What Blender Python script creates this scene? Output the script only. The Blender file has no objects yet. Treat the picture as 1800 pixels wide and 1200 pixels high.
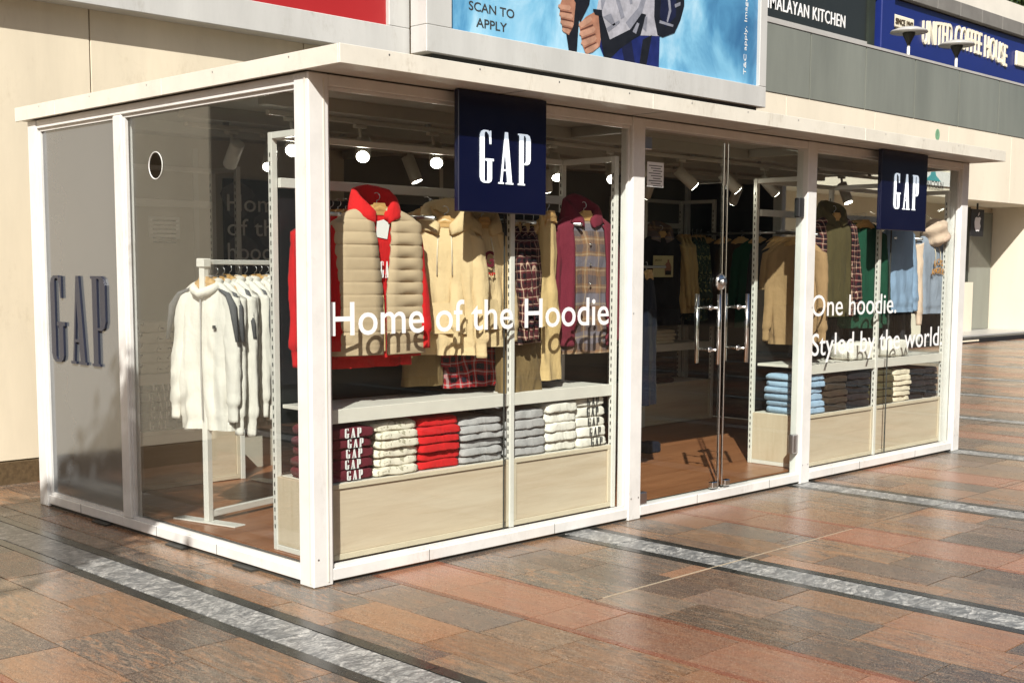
import bpy, bmesh, math, random
from mathutils import Vector, Matrix, noise
R = math.radians
random.seed(7)
scene = bpy.context.scene
C = scene.collection

# ------------------------------------------------------------------ camera
CAM = Vector((-3.5352, -4.9845, 1.5742))
YAW, PITCH, ROLL, FPX, PX, PY = 0.7941, -0.1006, 0.0057, 2195.6, 938.9, 693.2
fw = Vector((math.sin(YAW)*math.cos(PITCH), math.cos(YAW)*math.cos(PITCH), math.sin(PITCH)))
rt0 = fw.cross(Vector((0, 0, 1))).normalized(); up0 = rt0.cross(fw)
rt = math.cos(ROLL)*rt0 + math.sin(ROLL)*up0
up = -math.sin(ROLL)*rt0 + math.cos(ROLL)*up0
cd = bpy.data.cameras.new('camera'); cam = bpy.data.objects.new('camera', cd); C.objects.link(cam)
cam.matrix_world = Matrix(((rt.x, up.x, -fw.x, CAM.x), (rt.y, up.y, -fw.y, CAM.y), (rt.z, up.z, -fw.z, CAM.z), (0, 0, 0, 1)))
cd.sensor_width = 36; cd.lens = FPX/1800*36
cd.shift_x = (900-PX)/1800; cd.shift_y = (PY-600)/1800
cd.clip_start = 0.05; cd.clip_end = 600
scene.camera = cam
def at(u, v, ax, val):
    """the point of the plane ax = val seen at photo position (u, v)"""
    d = fw + rt*((u-PX)/FPX) - up*((v-PY)/FPX); i = 'xyz'.index(ax)
    return CAM + d*((val-CAM[i])/d[i])

# ------------------------------------------------------------------ world, sun, exposure
SUN_DIR = Vector((0.604, 0.507, -0.616)).normalized()      # direction the light travels
w = bpy.data.worlds.new('World'); scene.world = w; w.use_nodes = True
nt = w.node_tree; bg = nt.nodes['Background']
sky = nt.nodes.new('ShaderNodeTexSky'); sky.sky_type = 'NISHITA'; sky.sun_disc = False
sky.sun_elevation = math.asin(-SUN_DIR.z); sky.sun_rotation = math.atan2(-SUN_DIR.x, -SUN_DIR.y)
sky.air_density = 1.0; sky.dust_density = 2.5; sky.ozone_density = 1.0
nt.links.new(sky.outputs[0], bg.inputs[0]); bg.inputs[1].default_value = 0.05
sl = bpy.data.lights.new('sun', 'SUN'); sl.energy = 4.6; sl.angle = R(0.55); sl.color = (1.0, 0.96, 0.89)
so = bpy.data.objects.new('sun', sl); C.objects.link(so)
so.rotation_euler = SUN_DIR.to_track_quat('-Z', 'Y').to_euler(); so.location = (-8, -10, 12)
vs = scene.view_settings; vs.view_transform = 'Standard'; vs.look = 'None'; vs.gamma = 1; vs.exposure = 0.64
vs.use_curve_mapping = False
cy = scene.cycles
cy.transparent_max_bounces = 40; cy.max_bounces = 10; cy.diffuse_bounces = 4; cy.glossy_bounces = 5
cy.use_denoising = True; cy.sample_clamp_indirect = 6; cy.caustics_reflective = False; cy.caustics_refractive = False

# ------------------------------------------------------------------ material helpers
def new_mat(name):
    m = bpy.data.materials.new(name); m.use_nodes = True
    return m, m.node_tree, m.node_tree.nodes['Principled BSDF']
def nd(t, typ, **kw):
    n = t.nodes.new(typ)
    for k, v in kw.items():
        if k.startswith('i_'): n.inputs[k[2:].replace('_', ' ')].default_value = v
        else: setattr(n, k, v)
    return n
def col4(c): return (c[0], c[1], c[2], 1)
def ramp(t, stops, interp='LINEAR'):
    n = t.nodes.new('ShaderNodeValToRGB'); cr = n.color_ramp; cr.interpolation = interp
    cr.elements[0].position, cr.elements[0].color = stops[0][0], col4(stops[0][1])
    cr.elements[1].position, cr.elements[1].color = stops[-1][0], col4(stops[-1][1])
    for p, c in stops[1:-1]:
        e = cr.elements.new(p); e.color = col4(c)
    return n
def math_n(t, op, a, b=None, clamp=False):
    n = t.nodes.new('ShaderNodeMath'); n.operation = op; n.use_clamp = clamp
    for i, s in enumerate((a, b)):
        if s is None: continue
        if isinstance(s, (int, float)): n.inputs[i].default_value = s
        else: t.links.new(s, n.inputs[i])
    return n.outputs[0]
def mix_rgb(t, fac, a, b, mode='MIX'):
    n = t.nodes.new('ShaderNodeMix'); n.data_type = 'RGBA'; n.blend_type = mode
    for s, i in ((fac, 0), (a, 6), (b, 7)):
        if isinstance(s, (int, float)): n.inputs[i].default_value = s
        elif isinstance(s, tuple): n.inputs[i].default_value = col4(s)
        else: t.links.new(s, n.inputs[i])
    return n.outputs[2]
def objco(t): return t.nodes.new('ShaderNodeTexCoord').outputs['Object']
def mapping(t, v, sc=(1, 1, 1), loc=(0, 0, 0)):
    n = t.nodes.new('ShaderNodeMapping'); n.inputs['Scale'].default_value = sc; n.inputs['Location'].default_value = loc
    t.links.new(v, n.inputs['Vector']); return n.outputs[0]
def noise_t(t, vec, scale, detail=4, rough=.55, dist=0):
    n = t.nodes.new('ShaderNodeTexNoise'); n.inputs['Scale'].default_value = scale; n.inputs['Detail'].default_value = detail
    n.inputs['Roughness'].default_value = rough; n.inputs['Distortion'].default_value = dist
    if vec is not None: t.links.new(vec, n.inputs['Vector'])
    return n.outputs['Fac']
def bump(t, b, h, strength=.3, dist=.01):
    n = t.nodes.new('ShaderNodeBump'); n.inputs['Strength'].default_value = strength; n.inputs['Distance'].default_value = dist
    t.links.new(h, n.inputs['Height']); t.links.new(n.outputs[0], b.inputs['Normal'])
M = {}
def paint(name, c, rough=.45, var=.08, scale=6, bmp=.08, spec=.5, metal=0, streak=False, scuff=0):
    """painted surface with faint dirt and unevenness"""
    m, t, b = new_mat(name); o = objco(t)
    a = noise_t(t, mapping(t, o, (1, 1, .18) if streak else (1, 1, 1)), scale, 6, .65)
    f = noise_t(t, o, scale*9, 3)
    cc = mix_rgb(t, math_n(t, 'MULTIPLY', math_n(t, 'SUBTRACT', a, .35, True), 2.2, True), tuple(x*(1-var*1.6) for x in c), c)
    cc = mix_rgb(t, math_n(t, 'MULTIPLY', f, var), cc, tuple(x*.75 for x in c))
    if scuff:
        s1 = noise_t(t, mapping(t, o, (1, 1, .6)), 2.3, 9, .78, .6); s2 = noise_t(t, mapping(t, o, (3, 3, 1)), 14, 5, .7)
        k_ = math_n(t, 'MULTIPLY', math_n(t, 'MULTIPLY', math_n(t, 'SUBTRACT', s1, .52, True), 7.0, True), math_n(t, 'MULTIPLY', math_n(t, 'SUBTRACT', s2, .45, True), 4.0, True))
        cc = mix_rgb(t, math_n(t, 'MULTIPLY', k_, scuff), cc, (c[0]*.45, c[1]*.40, c[2]*.33))
    t.links.new(cc, b.inputs['Base Color'])
    t.links.new(math_n(t, 'ADD', math_n(t, 'MULTIPLY', a, .2), rough-.1), b.inputs['Roughness'])
    b.inputs['Specular IOR Level'].default_value = spec; b.inputs['Metallic'].default_value = metal
    if bmp: bump(t, b, f, bmp, .004)
    M[name] = m; return m
def cloth(name, c, scale=1.0, sheen=.15, var=.12, rough=.9, wrinkle=.9):
    m, t, b = new_mat(name); o = objco(t)
    a = noise_t(t, o, 7*scale, 4); f = noise_t(t, mapping(t, o, (1, 1, .35)), 420*scale, 2)
    cc = mix_rgb(t, a, tuple(x*(1-var) for x in c), tuple(min(1, x*(1+var)) for x in c))
    t.links.new(cc, b.inputs['Base Color']); b.inputs['Roughness'].default_value = rough
    b.inputs['Sheen Weight'].default_value = sheen*.2; b.inputs['Specular IOR Level'].default_value = .25
    wr = noise_t(t, mapping(t, o, (1, 1, .22)), 10, 5, .6, 1.2)
    h = math_n(t, 'ADD', math_n(t, 'MULTIPLY', f, .06), math_n(t, 'ADD', wr, math_n(t, 'MULTIPLY', noise_t(t, o, 34, 3), .3))); bump(t, b, h, wrinkle*.75, .016)
    M[name] = m; return m
def plaid(name, base, dark, light, period=.085, third=None):
    m, t, b = new_mat(name); o = objco(t)
    nz = t.nodes.new('ShaderNodeTexNoise'); nz.inputs['Scale'].default_value = 5; t.links.new(o, nz.inputs['Vector'])
    vm = t.nodes.new('ShaderNodeVectorMath'); vm.operation = 'SCALE'; vm.inputs['Scale'].default_value = .05; t.links.new(nz.outputs['Color'], vm.inputs[0])
    vq = t.nodes.new('ShaderNodeVectorMath'); vq.operation = 'ADD'; t.links.new(o, vq.inputs[0]); t.links.new(vm.outputs[0], vq.inputs[1])
    sep = t.nodes.new('ShaderNodeSeparateXYZ'); t.links.new(vq.outputs[0], sep.inputs[0])
    xx = math_n(t, 'ADD', sep.outputs[0], math_n(t, 'MULTIPLY', sep.outputs[1], .8))
    def band(s, per, off, wd):
        fr = math_n(t, 'FRACT', math_n(t, 'ADD', math_n(t, 'DIVIDE', s, per), off+40))
        return math_n(t, 'LESS_THAN', fr, wd)
    z = sep.outputs[2]
    bd = math_n(t, 'MULTIPLY', math_n(t, 'ADD', band(xx, period, 0, .5), band(z, period, 0, .5)), .5)
    cc = mix_rgb(t, bd, base, dark)
    if third: cc = mix_rgb(t, math_n(t, 'MULTIPLY', band(z, period*2.3, .3, .3), .8), cc, third)
    ln = math_n(t, 'MULTIPLY', math_n(t, 'ADD', band(xx, period, .25, .12), band(z, period, .25, .12)), .5)
    cc = mix_rgb(t, ln, cc, light)
    t.links.new(cc, b.inputs['Base Color']); b.inputs['Roughness'].default_value = .9; b.inputs['Specular IOR Level'].default_value = .2
    bump(t, b, noise_t(t, mapping(t, o, (1, 1, .22)), 10, 5, .6, 1.2), .8, .018); M[name] = m; return m
def metal(name, c, rough): 
    m, t, b = new_mat(name); b.inputs['Base Color'].default_value = col4(c); b.inputs['Metallic'].default_value = 1
    t.links.new(math_n(t, 'ADD', math_n(t, 'MULTIPLY', noise_t(t, objco(t), 30, 3), .15), rough), b.inputs['Roughness']); M[name] = m; return m
def glow(name, c, s, base=(.8, .8, .8)):
    m, t, b = new_mat(name); b.inputs['Base Color'].default_value = col4(base); b.inputs['Emission Color'].default_value = col4(c)
    b.inputs['Emission Strength'].default_value = s; b.inputs['Roughness'].default_value = .4; M[name] = m; return m
def glass(name, tint=(.97, .985, .975), f0=.04, dirt=.0):
    m = bpy.data.materials.new(name); m.use_nodes = True; t = m.node_tree; t.nodes.clear()
    out = t.nodes.new('ShaderNodeOutputMaterial'); mx = t.nodes.new('ShaderNodeMixShader')
    tr = t.nodes.new('ShaderNodeBsdfTransparent'); tr.inputs[0].default_value = col4(tint)
    gl = t.nodes.new('ShaderNodeBsdfGlossy'); gl.inputs['Roughness'].default_value = .015; gl.inputs['Color'].default_value = (.95, .97, 1, 1)
    lw = t.nodes.new('ShaderNodeLayerWeight'); lw.inputs[0].default_value = .5
    p = math_n(t, 'POWER', lw.outputs['Facing'], 5.0)
    f = math_n(t, 'ADD', math_n(t, 'MULTIPLY', p, 1-f0), f0)
    t.links.new(f, mx.inputs[0]); t.links.new(tr.outputs[0], mx.inputs[1]); t.links.new(gl.outputs[0], mx.inputs[2])
    last = mx.outputs[0]
    if dirt:
        df = t.nodes.new('ShaderNodeBsdfDiffuse'); df.inputs[0].default_value = (.75, .72, .65, 1)
        m2 = t.nodes.new('ShaderNodeMixShader'); o = objco(t)
        n = noise_t(t, mapping(t, o, (1, 1, .3)), 5, 6, .7)
        t.links.new(math_n(t, 'MULTIPLY', math_n(t, 'SUBTRACT', n, .4, True), dirt), m2.inputs[0])
        t.links.new(last, m2.inputs[1]); t.links.new(df.outputs[0], m2.inputs[2]); last = m2.outputs[0]
    t.links.new(last, out.inputs[0]); M[name] = m; return m

paint('white_paint', (.80, .79, .76), .36, .13, 3, .08, scuff=.55)
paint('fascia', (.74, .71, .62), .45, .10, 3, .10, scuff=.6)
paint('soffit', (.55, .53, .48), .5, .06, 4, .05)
paint('cream_wall', (.73, .65, .50), .75, .15, 1.6, .15, .25, streak=True, scuff=.35)
paint('cream_far', (.76, .70, .57), .75, .10, .6, .1, .25, streak=True, scuff=.3)
paint('frame_grey', (.55, .55, .53), .5, .12, 3, .08, streak=True, scuff=.5)
paint('peach', (.74, .56, .33), .7, .12, 5, .1)
paint('grey_gloss', (.105, .112, .118), .13, .03, 2, 0, .5); M['grey_gloss'].node_tree.nodes['Principled BSDF'].inputs['IOR'].default_value = 2.5
paint('slot_dark', (.04, .04, .035), .6, .05, 8, 0)
paint('rack_white', (.74, .72, .67), .35, .06, 6, .03)
paint('shelf_white', (.72, .69, .62), .4, .06, 6, .03)
paint('trim_cream', (.66, .57, .43), .45, .08, 8, .04)
paint('navy', (.0022, .004, .024), .32, .03, 4, .02)
paint('navy_letter', (.018, .022, .042), .35, .05, 8, .02)
paint('black', (.012, .012, .013), .5, .05, 8, .02)
paint('backboard', (.010, .010, .011), .45, .05, 3, .02)
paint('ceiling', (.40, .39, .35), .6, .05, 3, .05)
paint('lamp_body', (.55, .53, .48), .4, .05, 9, .03)
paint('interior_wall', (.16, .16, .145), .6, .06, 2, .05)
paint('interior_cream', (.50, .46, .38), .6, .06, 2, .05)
paint('grey_balustrade', (.235, .25, .215), .12, .22, .8, 0, .5, streak=True)
paint('sign_dark', (.022, .026, .025), .35, .1, 2, .02)
paint('sign_blue', (.010, .023, .16), .4, .1, 1.2, .02)
paint('sign_cream', (.80, .74, .58), .5, .05, 4, .02)
paint('canopy_grey', (.20, .19, .175), .8, .15, 2, .1)
paint('white_roof', (.74, .70, .62), .6, .08, 1, .05)
paint('baseboard', (.16, .11, .06), .35, .4, 30, .1)
paint('alu', (.45, .44, .42), .35, .08, 3, .02, .5)
paint('paper', (.72, .72, .70), .7, .03, 9, .02)
paint('ink', (.03, .03, .03), .7, .03, 9, 0)
paint('vinyl_white', (.82, .82, .82), .5, .03, 9, 0)
paint('print_red', (.36, .018, .02), .4, .05, 2, .01)
paint('card_yellow', (.62, .55, .30), .6, .05, 5, 0)
paint('teal', (.08, .35, .38), .5, .1, 5, 0)
paint('sticker_green', (.25, .50, .30), .5, .3, 12, 0)
paint('facade_far', (.16, .14, .12), .8, .1, .5, .1, .2)
paint('facade_dark', (.035, .045, .035), .6, .3, 1.5, .1, .3)
paint('window_dark', (.03, .035, .04), .15, .05, 1, 0)
paint('bark', (.10, .075, .05), .9, .3, 9, .5, .1)
paint('hanger_wood', (.55, .33, .12), .4, .15, 14, .05)
metal('chrome', (.75, .74, .72), .08); metal('steel', (.5, .5, .5), .25)
glow('lens', (1, .93, .78), 20); glow('letter_lit', (.70, .86, 1), .42, (.85, .86, .88))
glass('glass', f0=.02, dirt=.004); glass('door_glass', (.95, .975, .96), f0=.02, dirt=.003); glass('side_glass', (.96, .975, .965), f0=.075, dirt=.008)
m, t, b = new_mat('leaf'); M['leaf'] = m
rn = t.nodes.new('ShaderNodeNewGeometry').outputs['Random Per Island']
rp = ramp(t, [(0, (.025, .05, .012)), (.5, (.05, .085, .02)), (1, (.09, .12, .03))]); t.links.new(rn, rp.inputs[0])
t.links.new(rp.outputs[0], b.inputs['Base Color']); b.inputs['Roughness'].default_value = .6

def wood(name, c1, c2, c3, ax=0, rough=.4, sc=1.0, gr=1.0):
    m, t, b = new_mat(name); o = objco(t)
    at_ = t.nodes.new('ShaderNodeObjectInfo').outputs['Random']
    cmb = t.nodes.new('ShaderNodeCombineXYZ')
    for i in range(3): t.links.new(math_n(t, 'MULTIPLY', at_, 37.0+i*11), cmb.inputs[i])
    va = t.nodes.new('ShaderNodeVectorMath'); va.operation = 'ADD'; t.links.new(o, va.inputs[0]); t.links.new(cmb.outputs[0], va.inputs[1])
    s = [9*sc, 9*sc, 9*sc]; s[ax] = .8*sc
    a = noise_t(t, mapping(t, va.outputs[0], tuple(s)), 1.6, 6, .65, .6)
    s2 = [60*sc]*3; s2[ax] = 2*sc
    f = noise_t(t, mapping(t, va.outputs[0], tuple(s2)), 1.5, 3)
    rp = ramp(t, [(.3, c1), (.5, c2), (.72, c3)]); t.links.new(a, rp.inputs[0])
    cc = mix_rgb(t, math_n(t, 'MULTIPLY', f, .25*gr), rp.outputs[0], tuple(x*.5 for x in c1))
    cc = mix_rgb(t, math_n(t, 'MULTIPLY', at_, .22), cc, tuple(x*.55 for x in c1))
    t.links.new(cc, b.inputs['Base Color']); b.inputs['Roughness'].default_value = rough
    bump(t, b, f, .08, .002); M[name] = m; return m
wood('pale_wood', (.57, .455, .325), (.64, .53, .395), (.69, .59, .455), 0, .45, 1.3, .9)
wood('pale_wood_end', (.57, .455, .325), (.64, .53, .395), (.69, .59, .455), 2, .45, 1.3, .9)
wood('floor_wood', (.25, .095, .04), (.32, .13, .058), (.38, .165, .078), 0, .32, 1.0)

# granite paving: the stone's own colours, one draw per tile (attribute tcol / tid on each tile's mesh)
def granite(name):
    m, t, b = new_mat(name)
    at1 = nd(t, 'ShaderNodeAttribute', attribute_name='tcol'); at2 = nd(t, 'ShaderNodeAttribute', attribute_name='tid')
    geo = t.nodes.new('ShaderNodeNewGeometry').outputs['Position']
    cmb = t.nodes.new('ShaderNodeCombineXYZ')
    for i in range(3): t.links.new(math_n(t, 'MULTIPLY', at2.outputs['Fac'], 53.0-17*i), cmb.inputs[i])
    va = t.nodes.new('ShaderNodeVectorMath'); va.operation = 'ADD'; t.links.new(geo, va.inputs[0]); t.links.new(cmb.outputs[0], va.inputs[1])
    v = va.outputs[0]
    a = noise_t(t, mapping(t, v, (8, 1.7, 1)), 1.1, 8, .68, 2.2)          # flowing veins
    a2 = noise_t(t, mapping(t, v, (20, 3.6, 1)), 1.3, 5, .6, 2.0)
    g = noise_t(t, v, 190, 2, .6); g2 = noise_t(t, v, 45, 3, .6)
    vein = math_n(t, 'MULTIPLY', math_n(t, 'SUBTRACT', a, .46, True), 8.0, True)
    at3 = nd(t, 'ShaderNodeAttribute', attribute_name='tvein').outputs['Fac']
    veinamt = math_n(t, 'MULTIPLY', vein, at3)
    grey = mix_rgb(t, math_n(t, 'MULTIPLY', math_n(t, 'SUBTRACT', a2, .36, True), 3.6, True), (.02, .02, .02), (.27, .235, .185))
    cc = mix_rgb(t, math_n(t, 'MULTIPLY', veinamt, .95), at1.outputs['Color'], grey)
    a3 = noise_t(t, mapping(t, v, (13, 2.4, 1), (3, 7, 0)), 1.0, 6, .6, 2.8)
    ln = math_n(t, 'SUBTRACT', 1.0, math_n(t, 'MULTIPLY', math_n(t, 'ABSOLUTE', math_n(t, 'SUBTRACT', a3, .5)), 26.0), True)
    rust = math_n(t, 'MULTIPLY', math_n(t, 'SUBTRACT', a2, .50, True), 9.0, True)
    cc = mix_rgb(t, math_n(t, 'MULTIPLY', rust, math_n(t, 'MULTIPLY', at3, .75)), cc, (.36, .17, .075))
    cc = mix_rgb(t, math_n(t, 'MULTIPLY', math_n(t, 'MULTIPLY', ln, at3), .72), cc, (.04, .036, .032))
    cc = mix_rgb(t, math_n(t, 'MULTIPLY', math_n(t, 'SUBTRACT', g, .53, True), 5.0, True), cc, mix_rgb(t, .55, cc, (.62, .46, .32)))
    cc = mix_rgb(t, math_n(t, 'MULTIPLY', math_n(t, 'SUBTRACT', .47, g, True), 6.0, True), cc, mix_rgb(t, .6, cc, (.02, .015, .012)))
    dust = noise_t(t, geo, .55, 6, .7)
    cc = mix_rgb(t, math_n(t, 'MULTIPLY', math_n(t, 'SUBTRACT', dust, .42, True), .6, True), cc, (.30, .225, .15))
    t.links.new(cc, b.inputs['Base Color'])
    t.links.new(math_n(t, 'ADD', math_n(t, 'MULTIPLY', dust, .22), math_n(t, 'ADD', math_n(t, 'MULTIPLY', g2, .12), .10)), b.inputs['Roughness'])
    b.inputs['Specular IOR Level'].default_value = .45
    bump(t, b, math_n(t, 'ADD', g2, math_n(t, 'MULTIPLY', g, .5)), .06, .002)
    M[name] = m
granite('granite')
def marble(name):
    m, t, b = new_mat(name); geo = t.nodes.new('ShaderNodeNewGeometry').outputs['Position']
    at2 = nd(t, 'ShaderNodeAttribute', attribute_name='tid')
    cmb = t.nodes.new('ShaderNodeCombineXYZ')
    for i in range(3): t.links.new(math_n(t, 'MULTIPLY', at2.outputs['Fac'], 23.0+9*i), cmb.inputs[i])
    va = t.nodes.new('ShaderNodeVectorMath'); va.operation = 'ADD'; t.links.new(geo, va.inputs[0]); t.links.new(cmb.outputs[0], va.inputs[1])
    vv = va.outputs[0]; f = noise_t(t, geo, 90, 3)
    a = noise_t(t, mapping(t, vv, (4, 6, 1)), 1.4, 6, .65, 1.6)
    rp = ramp(t, [(.36, (.16, .17, .17)), (.47, (.42, .42, .40)), (.58, (.62, .61, .57))]); t.links.new(a, rp.inputs[0])
    cc = rp.outputs[0]
    for sc_, wd_, am in (((5, 9, 1), 13.0, .9), ((12, 20, 1), 10.0, .7)):
        q = noise_t(t, mapping(t, vv, sc_, (am*9, 2, 0)), 1.0, 5, .6, 2.5)
        l_ = math_n(t, 'SUBTRACT', 1.0, math_n(t, 'MULTIPLY', math_n(t, 'ABSOLUTE', math_n(t, 'SUBTRACT', q, .5)), wd_), True)
        cc = mix_rgb(t, math_n(t, 'MULTIPLY', l_, am), cc, (.07, .075, .08))
    cc = mix_rgb(t, math_n(t, 'MULTIPLY', f, .25), cc, (.22, .21, .20)); t.links.new(cc, b.inputs['Base Color'])
    b.inputs['Roughness'].default_value = .33; bump(t, b, f, .06, .002); M[name] = m
marble('marble')
paint('black_granite', (.032, .032, .028), .25, .25, 20, .02)
paint('mortar', (.13, .105, .08), .9, .2, 30, .2)
paint('joint_filler', (.46, .38, .27), .9, .15, 20, .1)

# ------------------------------------------------------------------ mesh helpers
class MB:
    def __init__(s): s.v = []; s.f = []
    def box(s, a, b_, bev=0):
        x0, y0, z0 = (min(a[i], b_[i]) for i in range(3)); x1, y1, z1 = (max(a[i], b_[i]) for i in range(3))
        if bev:
            bm = bmesh.new(); bmesh.ops.create_cube(bm, size=1)
            for v in bm.verts: v.co = Vector(((x0+x1)/2+v.co.x*(x1-x0), (y0+y1)/2+v.co.y*(y1-y0), (z0+z1)/2+v.co.z*(z1-z0)))
            bmesh.ops.bevel(bm, geom=bm.edges[:], offset=min(bev, .45*min(x1-x0, y1-y0, z1-z0)), segments=1, affect='EDGES')
            n = len(s.v); bm.verts.ensure_lookup_table(); s.v += [v.co[:] for v in bm.verts]
            s.f += [[v.index+n for v in f.verts] for f in bm.faces]; bm.free(); return s
        n = len(s.v)
        s.v += [(x0, y0, z0), (x1, y0, z0), (x1, y1, z0), (x0, y1, z0), (x0, y0, z1), (x1, y0, z1), (x1, y1, z1), (x0, y1, z1)]
        s.f += [[n+i for i in q] for q in ((3, 2, 1, 0), (4, 5, 6, 7), (0, 1, 5, 4), (1, 2, 6, 5), (2, 3, 7, 6), (3, 0, 4, 7))]; return s
    def tube(s, pts, rad, seg=10, caps=True):
        pts = [Vector(p) for p in pts]; n0 = len(s.v)
        if not isinstance(rad, (list, tuple)): rad = [rad]*len(pts)
        ref = None
        for i, p in enumerate(pts):
            d = (pts[min(i+1, len(pts)-1)]-pts[max(i-1, 0)]).normalized()
            if ref is None: ref = Vector((0, 0, 1)) if abs(d.z) < .9 else Vector((1, 0, 0))
            a = (ref-d*ref.dot(d)).normalized(); ref = a; b_ = d.cross(a)
            for k in range(seg):
                an = 2*math.pi*k/seg; s.v.append((p+(a*math.cos(an)+b_*math.sin(an))*rad[i])[:])
        for i in range(len(pts)-1):
            for k in range(seg):
                k2 = (k+1) % seg; s.f.append([n0+i*seg+k, n0+i*seg+k2, n0+(i+1)*seg+k2, n0+(i+1)*seg+k])
        if caps:
            s.f.append([n0+k for k in range(seg)][::-1]); s.f.append([n0+(len(pts)-1)*seg+k for k in range(seg)])
        return s
    def lathe(s, prof, c=(0, 0, 0), seg=24):
        n0 = len(s.v)
        for r, z in prof:
            for k in range(seg):
                an = 2*math.pi*k/seg; s.v.append((c[0]+r*math.cos(an), c[1]+r*math.sin(an), c[2]+z))
        for i in range(len(prof)-1):
            for k in range(seg):
                k2 = (k+1) % seg; s.f.append([n0+i*seg+k, n0+i*seg+k2, n0+(i+1)*seg+k2, n0+(i+1)*seg+k])
        s.f.append([n0+k for k in range(seg)][::-1]); s.f.append([n0+(len(prof)-1)*seg+k for k in range(seg)]); return s
    def prism(s, poly, o, xd, yd, dep):
        """flat polygon (2-D points) at o, spanned by xd, yd, thickened by vector dep"""
        o, xd, yd, dep = Vector(o), Vector(xd), Vector(yd), Vector(dep); n = len(s.v); k = len(poly)
        s.v += [(o+xd*p[0]+yd*p[1])[:] for p in poly] + [(o+xd*p[0]+yd*p[1]+dep)[:] for p in poly]
        s.f += [[n+i for i in range(k)], [n+k+i for i in range(k)][::-1]]
        s.f += [[n+i, n+k+i, n+k+(i+1) % k, n+(i+1) % k] for i in range(k)]; return s
    def grid(s, rows, closed=True):
        n0 = len(s.v); W = len(rows[0])
        for r in rows: s.v += [tuple(p) for p in r]
        for j in range(len(rows)-1):
            for k in range(W if closed else W-1):
                k2 = (k+1) % W; s.f.append([n0+j*W+k, n0+(j+1)*W+k, n0+(j+1)*W+k2, n0+j*W+k2])
        return s
    def mesh(s, name, mat, smooth=False):
        me = bpy.data.meshes.new(name); me.from_pydata(s.v, [], s.f); me.validate()
        bm = bmesh.new(); bm.from_mesh(me); bmesh.ops.recalc_face_normals(bm, faces=bm.faces[:]); bm.to_mesh(me); bm.free()
        me.materials.append(M[mat] if isinstance(mat, str) else mat)
        if smooth:
            for p in me.polygons: p.use_smooth = True
        return me
    def build(s, name, mat, parent=None, smooth=False):
        return link(name, s.mesh(name, mat, smooth), parent)
def link(name, data, parent=None):
    o = bpy.data.objects.new(name, data); C.objects.link(o)
    if parent: o.parent = parent
    return o
def tag(o, label=None, cat=None, group=None, kind=None):
    if label: o['label'] = label
    if cat: o['category'] = cat
    if group: o['group'] = group
    if kind: o['kind'] = kind
    return o
def thing(name, label, cat, loc=(0, 0, 0), rz=0, group=None):
    o = link(name, None); o.location = loc; o.rotation_euler = (0, 0, rz); return tag(o, label, cat, group)
def bx(name, a, b, mat, parent=None, bev=0): return MB().box(a, b, bev).build(name, mat, parent)
def copy_tree(o, parent=None):
    c = o.copy(); C.objects.link(c); c.parent = parent
    for ch in list(o.children): copy_tree(ch, c)
    return c
dg = lambda: bpy.context.evaluated_depsgraph_get()
def curve_mesh(cu):
    o = bpy.data.objects.new('tmp', cu); C.objects.link(o); bpy.context.view_layer.update()
    me = bpy.data.meshes.new_from_object(o.evaluated_get(dg())); bpy.data.objects.remove(o); bpy.data.curves.remove(cu)
    return me
def raw_text(s, ext=0, off=0, space=1.0):
    cu = bpy.data.curves.new('txt', 'FONT'); cu.body = s; cu.size = 1; cu.extrude = ext; cu.offset = off; cu.space_character = space; cu.resolution_u = 4
    return curve_mesh(cu)
_hm = raw_text('H'); CAPH = max(v.co.y for v in _hm.vertices)
def text(name, s, o, xd, yd, width, cap, mat, parent=None, depth=.0015, off=0, space=1.0, arc=0, split=None):
    """lettering: left end of the baseline at o, xd to the right, yd up, given total width and capital height"""
    me = raw_text(s, .5, off, space); xs = [v.co.x for v in me.vertices]; x0, x1 = min(xs), max(xs)
    o, xd, yd = Vector(o), Vector(xd), Vector(yd); n = xd.cross(yd)
    for v in me.vertices:
        fx = (v.co.x-x0)/(x1-x0); h = v.co.y/CAPH*cap
        if arc: h = h+arc*(1-(2*fx-1)**2)
        v.co = o+xd*fx*width+yd*h+n*((v.co.z+.5)*depth)
    if split is None: split = cap > .07
    if split:                                                   # every letter its own piece
        par = list(range(len(me.vertices)))
        def fd(i):
            while par[i] != i: par[i] = par[par[i]]; i = par[i]
            return i
        for e in me.edges:
            a_, b_ = fd(e.vertices[0]), fd(e.vertices[1])
            if a_ != b_: par[a_] = b_
        isl = {}
        for v in me.vertices: isl.setdefault(fd(v.index), []).append(v.index)
        grp = []
        for ids in sorted(isl.values(), key=lambda q: -len(q)):
            pr_ = [(Vector(me.vertices[i].co)-o).dot(xd) for i in ids]; lo, hi = min(pr_), max(pr_)
            for g in grp:
                if min(hi, g[1])-max(lo, g[0]) > .6*min(hi-lo, g[1]-g[0]): g[2].extend(ids); g[0] = min(lo, g[0]); g[1] = max(hi, g[1]); break
            else: grp.append([lo, hi, list(ids)])
        grp.sort(key=lambda g: g[0]); own = {i: k for k, g in enumerate(grp) for i in g[2]}
        for k, g in enumerate(grp):
            ix = {i: n_ for n_, i in enumerate(g[2])}; m2 = bpy.data.meshes.new('letter')
            m2.from_pydata([me.vertices[i].co[:] for i in g[2]], [], [[ix[i] for i in p.vertices] for p in me.polygons if own[p.vertices[0]] == k])
            m2.materials.append(M[mat]); ob_ = link(name.replace('lettering', 'letter'), m2, parent)
        return ob_
    me.materials.clear(); me.materials.append(M[mat]); me.name = name
    return link(name, me, parent)
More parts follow.
